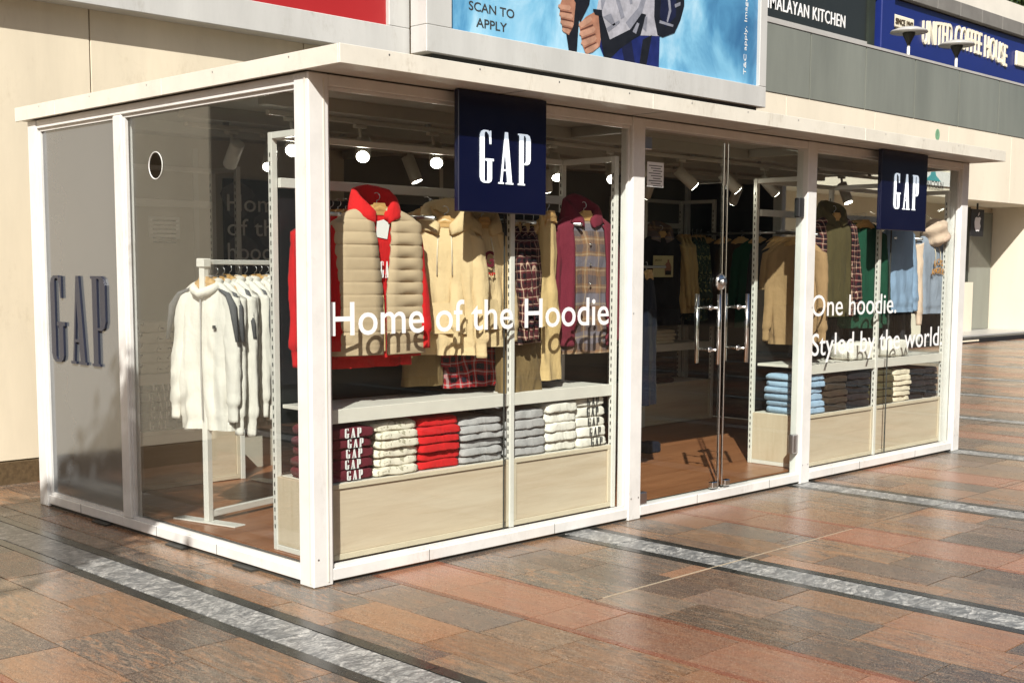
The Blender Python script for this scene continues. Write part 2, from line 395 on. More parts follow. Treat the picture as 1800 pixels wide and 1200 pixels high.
GL = [[[(0, .10), (.03, .03), (.09, 0), (.22, 0), (.28, .03), (.30, .08), (.30, .42), (.345, .42), (.345, .465), (.145, .465), (.145, .42), (.195, .42), (.195, .06), (.175, .03), (.13, .03), (.11, .06), (.11, .94), (.13, .97), (.18, .97), (.23, .91), (.25, .74), (.28, .74), (.28, .995), (.255, .995), (.24, .97), (.20, 1), (.09, 1), (.03, .97), (0, .90)]],
      [[(0, 0), (.13, 0), (.13, .03), (.09, .03), (.115, .25), (.208, .25), (.23, .03), (.19, .03), (.19, 0), (.38, 0), (.38, .03), (.345, .03), (.235, 1), (.165, 1), (.05, .03), (0, .03)], [(.12, .285), (.204, .285), (.165, .72)]],
      [[(0, 0), (.18, 0), (.18, .03), (.145, .03), (.145, .40), (.24, .40), (.30, .43), (.33, .5), (.33, .9), (.30, .97), (.24, 1), (0, 1), (0, .97), (.035, .97), (.035, .03), (0, .03)], [(.145, .43), (.19, .43), (.215, .47), (.215, .93), (.19, .97), (.145, .97)]]]
GX = (0, .475, .985); GW = 1.315
def serif_letter(k, depth=1.0):
    cu = bpy.data.curves.new('g', 'CURVE'); cu.dimensions = '2D'; cu.fill_mode = 'BOTH'; cu.extrude = .5
    for poly in GL[k]:
        sp = cu.splines.new('POLY'); sp.points.add(len(poly)-1); sp.use_cyclic_u = True
        for p, q in zip(sp.points, poly): p.co = (q[0]+GX[k], q[1], 0, 1)
    return curve_mesh(cu)
_serif = [serif_letter(k) for k in range(3)]
def serif_word(name, o, xd, yd, height, depth, mat, parent, width=None, joined=False):
    o, xd, yd = Vector(o), Vector(xd), Vector(yd); n = xd.cross(yd); sx = (width/GW if width else height); outs = []
    V = []; F = []
    for src in _serif:
        vv = [(o+xd*v.co.x*sx+yd*v.co.y*height+n*((v.co.z+.5)*depth))[:] for v in src.vertices]; ff = [list(p.vertices) for p in src.polygons]
        if joined:
            k = len(V); V += vv; F += [[i+k for i in q] for q in ff]
        else:
            me = bpy.data.meshes.new(name); me.from_pydata(vv, [], ff); me.materials.append(M[mat]); outs.append(link(name, me, parent))
    if joined:
        me = bpy.data.meshes.new(name); me.from_pydata(V, [], F); me.materials.append(M[mat]); outs = link(name, me, parent)
    return outs
X, Y, Z = Vector((1, 0, 0)), Vector((0, 1, 0)), Vector((0, 0, 1))
ORD = ['topmost', 'second from top', 'third from top', 'fourth from top', 'fifth from top', 'sixth from top', 'seventh from top']
NTH = ['first', 'second', 'third', 'fourth', 'fifth', 'sixth', 'seventh', 'eighth', 'ninth', 'tenth', 'eleventh', 'twelfth']

# ================================================================== GROUND
ground = bx('ground', (-150, -150, -.3), (250, 250, -.014), 'mortar'); tag(ground, kind='structure')
plaza = link('plaza_paving', None); tag(plaza, kind='structure')
PAL = [((.23, .115, .055), .7), ((.25, .13, .065), .8), ((.105, .07, .048), .6), ((.27, .13, .065), .5), ((.21, .135, .08), .95), ((.17, .125, .09), .95), ((.09, .06, .045), .45), ((.22, .14, .08), .9), ((.27, .145, .08), .6), ((.14, .105, .08), .85), ((.24, .125, .06), .9), ((.20, .115, .06), .8), ((.07, .052, .042), .5), ((.075, .06, .05), .7), ((.10, .085, .07), .9)]
RED = ((.27, .118, .065), .25)
def tile_mesh(x0, x1, y0, y1, colr, alpha, tid, mat, gap=.003, dz=0):
    mb = MB().box((x0+gap, y0+gap, -.03), (x1-gap, y1-gap, dz))
    return mb.v, mb.f
tiles = []        # x0,x1,y0,y1,colour,alpha,material,name
PER = 2.45; S0 = -.52
rg = random.Random(21)
for k in range(-3, 16):
    s = S0+k*PER
    for (a, b_, mat, nm) in ((-.175, -.105, 'black_granite', 'dark_border_strip'), (-.105, .105, 'marble', 'marble_strip'), (.105, .175, 'black_granite', 'dark_border_strip')):
        y = -9.0+rg.random()*.5
        while y < 12:
            L = 1.22 if mat == 'black_granite' else .92
            tiles.append((s+a, s+b_, y, y+L, (.5, .5, .5), 1, mat, nm)); y += L
    edges = [.175, .315, .595, .89, .93, 1.31, 1.35, 1.67, 1.975, 2.275]
    for i in range(len(edges)-1):
        x0, x1 = s+edges[i], s+edges[i+1]; thin = i in (3, 5); red = i == 4
        y = -9.0+rg.random()*.45
        while y < 12:
            L = rg.choice([.42, .46, .56, .60, .66]) if not red else .62
            if thin: L = 1.2
            if y < -1.1 < y+L-.06: L = -1.1-y
            if L < .12: L = .12
            c, al = rg.choice(PAL); al *= rg.uniform(.35, 1.0)
            if red: c, al = RED
            if thin: c, al = (.19, .06, .03), .05
            b0 = rg.uniform(.74, 1.28); c = (c[0]*b0*rg.uniform(.96, 1.08), c[1]*b0*1.0, c[2]*b0*1.06)
            tiles.append((x0, x1, y, y+L, c, al, 'granite', 'granite_tile')); y += L
def seen(tl):
    x, y = (tl[0]+tl[1])/2, (tl[2]+tl[3])/2; d = Vector((x, y, 0))-CAM; dep = d.dot(fw)
    if dep < .5: return None
    u = PX+FPX*d.dot(rt)/dep; v = PY-FPX*d.dot(up)/dep
    if not (-160 < u < 1960 and v < 1340): return None
    if 0.1 < x < 6.8 and .12 < y < 3: return None          # under the kiosk
    if y > 4.3 and x < 8.6: return None                     # under the wall block
    if y > 3.1 and x > .2 and x < 9: return None            # behind the kiosk
    return (tl[1]-tl[0])*(tl[3]-tl[2])*max(.05, -d.z)/dep**3
def add_attr(me, col, al, tid):
    # one value per corner point of each tile (8 points, 6 faces a tile)
    me.attributes.new('tcol', 'FLOAT_COLOR', 'POINT'); me.attributes.new('tid', 'FLOAT', 'POINT'); me.attributes.new('tvein', 'FLOAT', 'POINT')
    tv = me.attributes['tvein']; ca = me.attributes['tcol']; ti = me.attributes['tid']
    for i in range(len(me.vertices)):
        k = (i//8)*6; ca.data[i].color = (*col[k], al[k]); ti.data[i].value = tid[k]; tv.data[i].value = al[k]
groups = {}
for i, tl in enumerate(tiles):
    sc_ = seen(tl); groups.setdefault(tl[7], []).append((-(sc_ or 0), i))
for nm, lst in groups.items():
    lst.sort(); rest = MB(); rc = []; ra = []; rtid = []
    for rank, (sc_, i) in enumerate(lst):
        x0, x1, y0, y1, c, al, mat, _ = tiles[i]; dz = rg.uniform(-.0012, .0012); tid = rg.random()
        if rank < 298 and sc_ < 0:
            v, f = tile_mesh(x0, x1, y0, y1, c, al, tid, mat, dz=dz)
            me = bpy.data.meshes.new(nm); me.from_pydata(v, [], f); me.materials.append(M[mat]); add_attr(me, [c]*6, [al]*6, [tid]*6); link(nm, me, plaza)
        else:
            rest.box((x0+.003, y0+.003, -.03), (x1-.003, y1-.003, dz)); rc += [c]*6; ra += [al]*6; rtid += [tid]*6
    if rest.v:
        me = bpy.data.meshes.new(nm); me.from_pydata(rest.v, [], rest.f); me.materials.append(M[tiles[lst[0][1]][6]]); add_attr(me, rc, ra, rtid)
        o = link(nm+'_field', me, plaza); o['kind'] = 'stuff'
bx('expansion_joint', (.9, -1.1045, -.02), (3.2, -1.0965, .0015), 'joint_filler', plaza); bx('expansion_joint', (3.2, -1.1035, -.02), (9, -1.0975, .0012), 'mortar', plaza)
# wider paving beyond the laid field
m, t, b = new_mat('far_paving'); M['far_paving'] = m; geo = t.nodes.new('ShaderNodeNewGeometry').outputs['Position']
n1 = noise_t(t, mapping(t, geo, (1.2, .6, 1)), 1.5, 6, .65, 1); rp = ramp(t, [(.3, (.13, .10, .075)), (.5, (.24, .17, .11)), (.7, (.28, .17, .10))]); t.links.new(n1, rp.inputs[0])
t.links.new(rp.outputs[0], b.inputs['Base Color']); b.inputs['Roughness'].default_value = .3
fp = bx('far_pavement', (-60, -60, -.05), (140, 60, -.012), 'far_paving'); tag(fp, kind='structure')

# ================================================================== BUILDINGS
wall = thing('cream_building', 'cream clad building wall with a vertical joint behind the glass kiosk', 'building')
bx('core', (-1.75, 4.02, -.02), (8.45, 9.2, 9.5), 'cream_wall', wall)
jx = at(157, 100, 'y', 4.0).x
for i in range(-2, 5):
    a, b_ = jx+i*1.9, jx+(i+1)*1.9
    a = max(a, -1.79); b_ = min(b_, 8.49)
    if b_-a > .1:
        bx('cladding_panel', (a+.005, 3.985, .17), (b_-.005, 4.015, 9.5), 'cream_wall', wall, .003)
        bx('skirting_tile', (a+.002, 3.965, -.01), (b_-.002, 4.012, .163), 'baseboard', wall, .004)
# red hoarding
rb = thing('red_billboard', 'red billboard in a white frame on the cream wall, cropped at top', 'billboard')
def board(parent, y, x0, x1, z0, z1, fwid, fdep, bot, face, lwid=None):
    lwid = lwid or fwid
    bx('frame_bottom', (x0, y, z0), (x1, y+fdep, z0+bot), 'frame_grey', parent, .006)
    bx('frame_left', (x0, y+.001, z0+bot+.001), (x0+lwid, y+fdep, z1), 'frame_grey', parent, .006)
    bx('frame_right', (x1-fwid, y+.001, z0+bot+.001), (x1, y+fdep, z1), 'frame_grey', parent, .006)
    bx('frame_top', (x0, y, z1+.001), (x1, y+fdep, z1+bot), 'frame_grey', parent, .006)
    return bx('printed_face', (x0+lwid-.01, y+.045, z0+bot-.01), (x1-fwid+.01, y+.07, z1+.01), face, parent)
board(rb, 3.80, -3.2, 3.80, 3.45, 6.4, .235, .18, .235, 'print_red')
bx('pole', (3.86, 3.78, 3.40), (4.02, 3.98, 6.8), 'peach', None, .005)
tag(bpy.data.objects['pole'], 'narrow peach coloured post between the red and blue billboards', 'post')
# blue hoarding with a hiker
BY = 3.55
m, t, b = new_mat('print_sky'); M['print_sky'] = m; o_ = objco(t)
n1 = noise_t(t, mapping(t, o_, (.8, 1, .5)), 1.4, 6, .6, .8); n2 = noise_t(t, mapping(t, o_, (1.3, 1, .7), (3, 0, 1)), 1.1, 4)
sp = t.nodes.new('ShaderNodeSeparateXYZ'); t.links.new(o_, sp.inputs[0])
pa_, pb_ = at(1218, 20, 'y', 3.6), at(1300, 140, 'y', 3.6); kk = (pb_.x-pa_.x)/(pb_.z-pa_.z)
dist_ = math_n(t, 'SUBTRACT', math_n(t, 'SUBTRACT', sp.outputs[0], pa_.x), math_n(t, 'MULTIPLY', math_n(t, 'SUBTRACT', sp.outputs[2], pa_.z), kk))
dk = math_n(t, 'MULTIPLY', math_n(t, 'ADD', dist_, math_n(t, 'MULTIPLY', math_n(t, 'SUBTRACT', n2, .5), 2.2)), 1.6, True)
n1 = math_n(t, 'SUBTRACT', math_n(t, 'ADD', n1, .03), math_n(t, 'MULTIPLY', dk, .23))
rp = ramp(t, [(.26, (.03, .12, .26)), (.42, (.08, .26, .45)), (.54, (.18, .43, .62)), (.68, (.38, .60, .74))]); t.links.new(n1, rp.inputs[0])
t.links.new(rp.outputs[0], b.inputs['Base Color']); b.inputs['Roughness'].default_value = .35
for nm_, c_ in (('print_jacket', (.50, .50, .56)), ('print_jacket_shade', (.30, .31, .37)), ('print_black', (.012, .013, .018)), ('print_skin', (.46, .22, .14)), ('print_skin_light', (.58, .32, .22)), ('print_trouser', (.015, .025, .15)), ('print_trouser_dark', (.012, .015, .05)), ('print_dark_cloud', (.015, .13, .29)), ('print_mist', (.42, .66, .82)), ('print_crease', (.16, .06, .04))):
    paint(nm_, c_, .4, .30, 9, 0)
bb = thing('blue_billboard', 'blue billboard printed with a hiker holding trekking poles, above the kiosk', 'billboard')
pA, pB = at(750, 94, 'y', BY), at(1346, 187, 'y', BY); Z0 = (pA.z+pB.z)/2
board(bb, BY, pA.x, pB.x, Z0, 6.6, .14, .22, .235, 'print_sky', .30)
bx('underside_tray', (pA.x+.1, BY+.05, Z0-.05), (pB.x-.12, BY+.3, Z0-.001), 'slot_dark', bb)
FY = BY+.044
def pr(name, pts, mat, lay):
    q = [at(u, v, 'y', FY-.0015*lay) for u, v in pts]
    zb = Z0+.236
    poly = [(p.x, max(p.z, zb)) for p in q]
    MB().prism(poly, (0, FY-.0015*lay, 0), X, Z, (0, .001, 0)).build(name, mat, bb)
pr('printed_trousers', [(1050, 72), (1062, 118), (1100, 116), (1158, 120), (1160, 60), (1120, 60)], 'print_trouser', 1)
pr('printed_trouser_fold', [(1092, 80), (1098, 116), (1116, 118), (1110, 72)], 'print_trouser_dark', 2)
pr('printed_trouser_fold', [(1130, 70), (1124, 118), (1136, 119), (1146, 62)], 'print_black', 2)
pr('printed_jacket', [(1048, 22), (1060, -40), (1160, -40), (1162, 64), (1110, 62), (1070, 70), (1056, 52)], 'print_jacket', 2)
pr('printed_jacket_fold', [(1052, -40), (1058, 20), (1068, -10), (1066, -40)], 'print_jacket_shade', 3)
pr('printed_jacket_fold', [(1100, 40), (1122, 14), (1140, -40), (1146, -40), (1128, 26), (1108, 52)], 'print_jacket_shade', 3)
pr('printed_strap', [(1048, 20), (1057, 22), (1072, 70), (1108, 52), (1128, 24), (1136, 26), (1126, 62), (1112, 70), (1090, 86), (1072, 108), (1062, 104)], 'print_black', 3)
pr('printed_backpack', [(1152, -40), (1202, -40), (1203, 10), (1196, 36), (1186, 58), (1165, 66), (1156, 62), (1150, 30)], 'print_black', 4)
pr('printed_backpack_panel', [(1164, -30), (1190, -30), (1188, 30), (1170, 48), (1160, 30)], 'print_trouser_dark', 5)
pr('printed_pole', [(989, -40), (1014, -40), (1020, 10), (1016, 60), (1014, 94), (1000, 92), (994, 50), (996, 10)], 'print_black', 3)
pr('printed_pole', [(1012, -40), (1042, -40), (1036, 8), (1020, 40), (1016, 30)], 'print_black', 4)
pr('printed_hand', [(984, 10), (990, -6), (1004, -8), (1012, 6), (1008, 46), (1000, 62), (990, 56), (986, 36)], 'print_skin', 4)
for k_, (a_, b_) in enumerate([((982, 12), (1004, 16)), ((984, 26), (1008, 31)), ((986, 40), (1009, 45)), ((989, 53), (1003, 57))]):
    pr('printed_finger', [(a_[0], a_[1]-4), (b_[0]-3, b_[1]-6), (b_[0], b_[1]-2), (b_[0]-3, b_[1]+3), (a_[0]+3, a_[1]+4), (a_[0]-1, a_[1])], 'print_skin_light', 5)
pr('printed_hand', [(1018, 44), (1030, 30), (1044, 22), (1052, 28), (1056, 70), (1054, 82), (1042, 92), (1030, 96), (1024, 80)], 'print_skin', 4)
for k_, (a_, b_) in enumerate([((1019, 44), (1038, 34)), ((1020, 60), (1044, 52)), ((1023, 76), (1046, 68)), ((1030, 90), (1050, 80))]):
    pr('printed_finger', [(a_[0], a_[1]-4), (b_[0], b_[1]-5), (b_[0]+3, b_[1]), (b_[0], b_[1]+5), (a_[0]+4, a_[1]+5), (a_[0]-2, a_[1]+1)], 'print_skin_light', 5)
for q_ in ([(1060, 30), (1074, 24), (1082, 44), (1078, 46)], [(1080, -10), (1086, -12), (1098, 30), (1092, 34)], [(1066, 50), (1088, 36), (1090, 40), (1070, 56)], [(1112, 56), (1120, 40), (1124, 42), (1118, 60)], [(1130, 50), (1134, 30), (1138, 30), (1136, 56)], [(1100, -30), (1106, -30), (1112, 6), (1108, 8)]):
    pr('printed_jacket_fold', q_, 'print_jacket_shade', 3.4)
for q_ in ([(1172, -20), (1176, -20), (1180, 20), (1174, 40), (1172, 38), (1176, 18)], [(1186, 8), (1196, 4), (1196, 10), (1187, 14)], [(1160, 36), (1184, 44), (1183, 48), (1159, 41)]):
    pr('printed_backpack_seam', q_, 'print_jacket_shade', 6)
for q_ in ([(984, 18), (1005, 22), (1005, 24), (984, 20)], [(986, 32), (1008, 37), (1008, 39), (986, 34)], [(988, 46), (1006, 50), (1006, 52), (988, 48)], [(1020, 52), (1042, 43), (1043, 45), (1021, 54)], [(1022, 68), (1046, 59), (1047, 61), (1023, 70)], [(1027, 84), (1048, 74), (1049, 76), (1028, 86)]):
    pr('printed_finger_crease', q_, 'print_crease', 6)
pr('printed_wrist_band', [(1042, 16), (1058, 18), (1059, 30), (1046, 26)], 'print_black', 6)
for s_, a_, b_, cp in (('SCAN TO', (824, 15), (904, 31), .105), ('APPLY', (837, 45), (891, 55), .105)):
    q = at(*a_, 'y', FY); q2 = at(*b_, 'y', FY); text('lettering', s_, (q.x, FY, q.z-.01), X, Z, q2.x-q.x, .078, 'ink', bb, off=.012)
q = at(822, -12, 'y', FY); q2 = at(906, -4, 'y', FY)
bx('printed_label', (q.x, FY-.0012, q2.z), (q2.x, FY, q2.z+.2), 'paper', bb)
q = at(1311, 132, 'y', FY); text('lettering', 'T&C apply. Image for visual', (q.x, FY, q.z), Z, -X, 1.35, .05, 'paper', bb, split=True)

# far wing with terrace
far = thing('terrace_building', 'cream building wing with recessed entrance and upper terrace right of the kiosk', 'building')
FYB = 7.7
bx('band', (9.5, FYB, 3.13), (60, FYB+6.0, 4.65), 'cream_far', far)
x = 9.5
while x < 44:
    bx('band_panel', (x+.006, FYB-.02, 3.135), (min(x+3.1, 60)-.006, FYB-.002, 4.655), 'cream_far', far, .003); x += 3.1
bx('entrance_side_wall', (26.9, FYB+.01, 0), (27.3, FYB+1.25, 3.129), 'cream_far', far)
bx('entrance_wall', (27.31, FYB+.005, 0), (60, FYB+.4, 3.128), 'cream_far', far)
bx('entrance_back_wall', (9.5, FYB+1.26, 0), (29, FYB+1.5, 3.128), 'cream_far', far)
bx('entrance_floor', (9.5, FYB+.02, -.01), (26.89, FYB+1.25, .13), 'alu', far)
bx('step', (9.5, FYB-.35, -.01), (27.2, FYB+.015, .10), 'black', far, .01)
for k in range(7):
    u = 1694+k*4.2; q = at(u, 599, 'y', FYB-.36); bx('step_light', (q.x-.05, FYB-.358, .035), (q.x+.05, FYB-.351, .07), 'sign_cream', far)
bx('glass_door', (25.6, FYB+1.2, .14), (26.85, FYB+1.25, 3.0), 'grey_balustrade', far)
bx('door_frame', (25.1, FYB+1.16, .14), (25.55, FYB+1.25, 3.1), 'facade_dark', far)
bx('low_wall', (20, FYB+1.0, .13), (25.5, FYB+1.15, 1.3), 'cream_far', far)
q = at(1648, 237, 'y', FYB-.022); MB().prism([(.10*math.cos(a), .12*math.sin(a)) for a in [2*math.pi*i/12 for i in range(12)]], (q.x, FYB-.0205, q.z), X, Z, (0, -.003, 0)).build('leaf_sticker', 'sticker_green', far)
# terrace glass balustrade
x = at(1422, 100, 'y', FYB).x-1.95*2
while x < 42:
    bx('balustrade_panel', (x+.016, FYB-.035, 4.66), (x+1.934, FYB-.012, 5.83), 'grey_balustrade', far, .003); x += 1.95
bx('balustrade_rail', (11.5, FYB-.05, 5.832), (42, FYB, 5.88), 'alu', far)
bx('added_dark_backing', (11.5, FYB-.0115, 4.66), (42, FYB-.001, 5.825), 'slot_dark', far)  # dark sheet added behind the panels so no bright floor shows in the joints
# emblem board in the recess
eb = thing('black_fruit_sign', 'small black sign with a white fruit logo hanging in the far recess', 'sign')
q0 = at(1708, 367, 'y', 8.2); q1 = at(1725, 416, 'y', 8.2)
bx('board', (q0.x, 8.2, q1.z), (q1.x+.1, 8.24, q0.z), 'black', eb, .005)
cx_, cz_ = (q0.x+q1.x+.1)/2, (q0.z+q1.z)/2; r_ = .2
ap = [(0, -.9), (.25, -1), (.5, -.85), (.75, -.4), (.55, 0), (.62, .35), (.8, .5), (.55, .68), (.25, .66), (0, .58), (-.3, .68), (-.65, .55), (-.82, .1), (-.7, -.5), (-.4, -.95), (-.2, -1)]
MB().prism([(p[0]*r_, p[1]*r_) for p in ap], (cx_, 8.198, cz_), X, Z, (0, -.006, 0)).build('emblem', 'vinyl_white', eb)
MB().prism([(0, .75*r_), (.12*r_, 1.05*r_), (.38*r_, 1.25*r_), (.32*r_, .95*r_)], (cx_, 8.198, cz_), X, Z, (0, -.006, 0)).build('emblem_leaf', 'vinyl_white', eb)
bx('bracket', (cx_-.02, 8.2, q0.z), (cx_+.02, 8.23, 3.13), 'black', eb)
# small notice on the band (seen through the kiosk's glass)
ws = thing('tower_notice', 'small white notice with a teal tower picture beside the dark blue sign', 'sign')
q0 = at(1624, 298, 'y', FYB-.05); q1 = at(1690, 331, 'y', FYB-.05)
bx('board', (q0.x, FYB-.05, q1.z), (q1.x, FYB-.025, q0.z), 'paper', ws)
q = at(1640, 318, 'y', FYB-.051)
MB().prism([(-.35, 0), (-.12, .12), (-.05, .3), (0, .42), (.05, .3), (.12, .12), (.35, 0)], (q.x, FYB-.051, q.z), X, Z, (0, -.004, 0)).build('picture', 'teal', ws)
text('lettering', 'INCOLN', at(1628, 329, 'y', FYB-.051), X, Z, .75, .14, 'ink', ws)
# terrace shops
SY = 10.5
ts = thing('terrace_shopfront', 'dark upper shopfront row with grey coping and white roof edge', 'building')
bx('wall', (14, SY+.1, 4.65), (50, SY+4, 8.08), 'facade_dark', ts)
x = 14
while x < 46:
    bx('coping_block', (x+.01, SY-.16, 8.09), (x+1.23, SY+3.9, 8.44), 'canopy_grey', ts, .01); x += 1.24
MB().prism([(14, 8.445), (50, 8.445), (50, 8.92), (14, 8.92)], (0, SY-.1, 0), X, Z, (0, 4, 0)).build('roof_edge', 'white_roof', ts)
s1 = thing('black_restaurant_sign', 'black sign board with white capital lettering left of the blue sign', 'sign')
q0 = at(1300, 0, 'y', SY); q1 = at(1522, 74, 'y', SY)
bx('board', (q0.x-1, SY, 6.90), (q1.x, SY+.09, 8.05), 'sign_dark', s1, .01)
bx('trim', (q0.x-1, SY-.02, 6.80), (q1.x+.02, SY+.08, 6.895), 'alu', s1)
pm, pn = at(1357, 29, 'y', SY-.03), at(1487, 48, 'y', SY-.03)
wM = (pn.x-pm.x)
me_ = raw_text('HI'); me2_ = raw_text('HIMALAYAN KITCHEN'); fr = max(v.co.x for v in me_.vertices)/max(v.co.x for v in me2_.vertices)*1.22
text('lettering', 'HIMALAYAN KITCHEN', (pn.x-wM/(1-fr), SY-.001, pn.z-.02), X, Z, wM/(1-fr), .27, 'vinyl_white', s1, .012, .004, 1.1)
bx('pier', (q1.x+.03, SY-.05, 4.65), (at(1536, 0, 'y', SY).x, SY+.08, 8.07), 'facade_dark', ts)
s2 = thing('blue_cafe_sign', 'long blue sign board with raised cream arched lettering on the terrace', 'sign')
q0 = at(1540, 50, 'y', SY)
bx('board', (q0.x+.7, SY-.02, 6.7), (36, SY+.09, 8.06), 'sign_blue', s2, .01)
bx('side_pier', (q0.x, SY-.14, 4.7), (q0.x+.62, SY+.09, 8.07), 'sign_blue', s2, .02)
bx('lower_beam', (q0.x+.7, SY-.12, 6.35), (36, SY+.08, 6.69), 'navy', s2, .01)
pa, pb = at(1620, 80, 'y', SY-.03), at(1768, 114, 'y', SY-.03)
text('raised_lettering', 'UNITED COFFEE HOUSE', (pa.x, SY-.022, (pa.z+pb.z)/2-.02), X, Z, pb.x-pa.x, .57, 'sign_cream', s2, .05, .0, 1.1, arc=.14)
pa, pb = at(1566, 48, 'y', SY-.03), at(1602, 56, 'y', SY-.03)
bx('plaque', (pa.x, SY-.10, pb.z-.02), (pb.x, SY-.021, pb.z+.28), 'sign_cream', s2, .02)
text('plaque_lettering', 'SINCE 1942', (pa.x+.08, SY-.101, pb.z+.06), X, Z, pb.x-pa.x-.16, .13, 'bark', s2, .02)
pa = at(1783, 112, 'y', SY-.03); bx('plaque', (pa.x, SY-.10, pa.z-.05), (pa.x+1.6, SY-.021, pa.z+.35), 'sign_cream', s2, .02)
# terrace heaters
for k, (u, v) in enumerate(((1598, 52), (1682, 75))):
    q = at(u, v, 'y', 8.6); h = thing('patio_heater', 'silver mushroom heater on the terrace, %s of the two' % ('left' if k == 0 else 'right'), 'heater', (q.x, 8.6, 4.65), 0, 'terrace heaters')
    top = q.z-4.65
    MB().lathe([(.032, 0.0), (.032, top-.33)], seg=12).build('pole', 'rack_white', h, True)
    MB().lathe([(.24, 0.0), (.24, .4), (.05, .5)], seg=18).build('base', 'steel', h, True)
    MB().lathe([(.03, top-.34), (.05, top-.28), (.13, top-.12), (.14, top-.05), (.08, top-.04)], seg=16).build('burner', 'slot_dark', h, True)
    MB().lathe([(.40, top-.07), (.38, top-.03), (.22, top+.03), (.06, top+.06), (.02, top+.065)], seg=28).build('reflector', 'alu', h, True)
# surroundings that the glass mirrors
ob = thing('opposite_building', 'long arcade building across the plaza, out of the picture', 'building')
bx('wall', (-12, -34, 0), (90, -26, 11), 'facade_far', ob)
for k in range(20):
    bx('window', (-10+k*5, -26.02, 5.8), (-7+k*5, -25.96, 9), 'window_dark', ob); bx('shop_opening', (-10.5+k*5, -26.03, .1), (-6.5+k*5, -25.95, 4), 'window_dark', ob)
ob2 = thing('side_building', 'dark green clad building left of the cream wall, out of the picture', 'building')
bx('wall', (-22, 5.6, 0), (-1.8, 9, 9), 'facade_dark', ob2)
for k in range(6): bx('shop_window', (-21+k*3.2, 5.55, .4), (-18.4+k*3.2, 5.598, 3), 'window_dark', ob2)

def tree(name, label, base, h, cr, n, leaf, seed, group=None):
    rr = random.Random(seed); tr = thing(name, label, 'tree', base, 0, group)
    tb = MB().tube([(0, 0, 0), (.04, .02, h*.35), (-.03, .05, h*.62), (0, 0, h*.85)], [.11, .085, .06, .03], 9)
    for k in range(7):
        an = k*2.4; z = h*(.45+.06*k); tb.tube([(0, 0, z), (math.cos(an)*cr*.45, math.sin(an)*cr*.45, z+.35*cr), (math.cos(an)*cr*.8, math.sin(an)*cr*.8, z+.5*cr)], [.04, .025, .01], 6)
    tb.build('trunk', 'bark', tr, True)
    lb = MB(); cl = []
    for k in range(26):
        d = Vector((rr.gauss(0, 1), rr.gauss(0, 1), rr.gauss(0, .8))).normalized()*rr.uniform(.3, 1)*cr; cl.append((Vector((0, 0, h))+d, rr.uniform(.22, .42)*cr))
    for k in range(n):
        c, r_ = rr.choice(cl); p = c+Vector((rr.gauss(0, .5), rr.gauss(0, .5), rr.gauss(0, .45)))*r_
        a = Vector((rr.uniform(-1, 1), rr.uniform(-1, 1), rr.uniform(-.6, .6))).normalized(); b_ = a.cross(Vector((rr.uniform(-1, 1), rr.uniform(-1, 1), rr.uniform(-1, 1)))).normalized()
        L = leaf*rr.uniform(.7, 1.3); k0 = len(lb.v)
        lb.v += [p[:], (p+a*L*.5+b_*L*.28)[:], (p+a*L)[:], (p+a*L*.5-b_*L*.28)[:]]; lb.f.append([k0, k0+1, k0+2, k0+3])
    me = bpy.data.meshes.new('crown'); me.from_pydata(lb.v, [], lb.f); me.materials.append(M['leaf']); link('crown', me, tr)
tree('plaza_tree', 'young leafy tree left of the kiosk, out of the picture', (-4.55, -1.35, 0), 4.45, .95, 3600, .13, 3)
q = at(1800, -5, 'y', 18)
tree('roof_tree', 'dark leafy tree top showing above the white roof edge', (q.x+.6, 18, 0), q.z-.9, 2.4, 3000, .35, 5)

# ================================================================== KIOSK
W_, D_, H_ = 6.885, 3.08, 2.5
K = thing('retail_kiosk', 'white framed glass kiosk shop with flat roof standing on the plaza', 'kiosk')
FL = .085
P = .12
bx('threshold', (.02, .02, .0), (W_-.02, D_-.02, FL-.012), 'slot_dark', K)
flr = link('floor', None, K)
pw = .18; y = .13; row = 0
rg = random.Random(4)
while y < D_-.12:
    x = .13-rg.random()*.9
    while x < W_-.13:
        a = max(x, .125); b_ = min(x+1.22, W_-.125)
        if b_-a > .02: bx('plank', (a+.0008, y+.0008, FL-.011), (b_-.0008, min(y+pw, D_-.1)-.0008, FL+rg.uniform(-.0004, .0004)), 'floor_wood', flr)
        x += 1.22
    y += pw; row += 1
def post(x0, x1, y0, y1, z0=0.0, z1=2.495): return bx('post', (x0, y0, z0), (x1, y1, z1), 'white_paint', K, .006)
cp = post(0, P, 0, P)
post(2.385, 2.505, 0, .10); post(4.345, 4.465, 0, .10); post(W_-P, W_, 0, P); post(0, P, D_-P, D_); post(W_-P, W_, D_-P, D_)
post(.004, .08, 1.845, 1.945, .08, 2.44); post(W_-.08, W_-.004, 1.845, 1.945, .08, 2.44)
# thin seam covers on the corner post
bx('corner_trim', (-.004, .02, .02), (-.0005, .028, 2.47), 'fascia', K); bx('corner_trim', (.085, -.004, .02), (.092, -.0005, 2.47), 'fascia', K)
for (a, b_) in ((P+.001, 2.384), (2.506, 4.344), (4.466, W_-P-.001)):
    bx('bottom_rail', (a, .006, .018), (b_, .09, .08), 'white_paint', K, .004); bx('top_rail', (a, .006, 2.44), (b_, .09, 2.494), 'white_paint', K, .004)
    bx('rail_gap', (a, .03, .001), (b_, .06, .0175), 'slot_dark', K)
for x0, x1 in ((.006, .085), (W_-.085, W_-.006)):
    bx('bottom_rail', (x0, P+.001, .020), (x1, D_-P-.001, .08), 'white_paint', K, .004); bx('top_rail', (x0, P+.001, 2.44), (x1, D_-P-.001, 2.494), 'white_paint', K, .004)
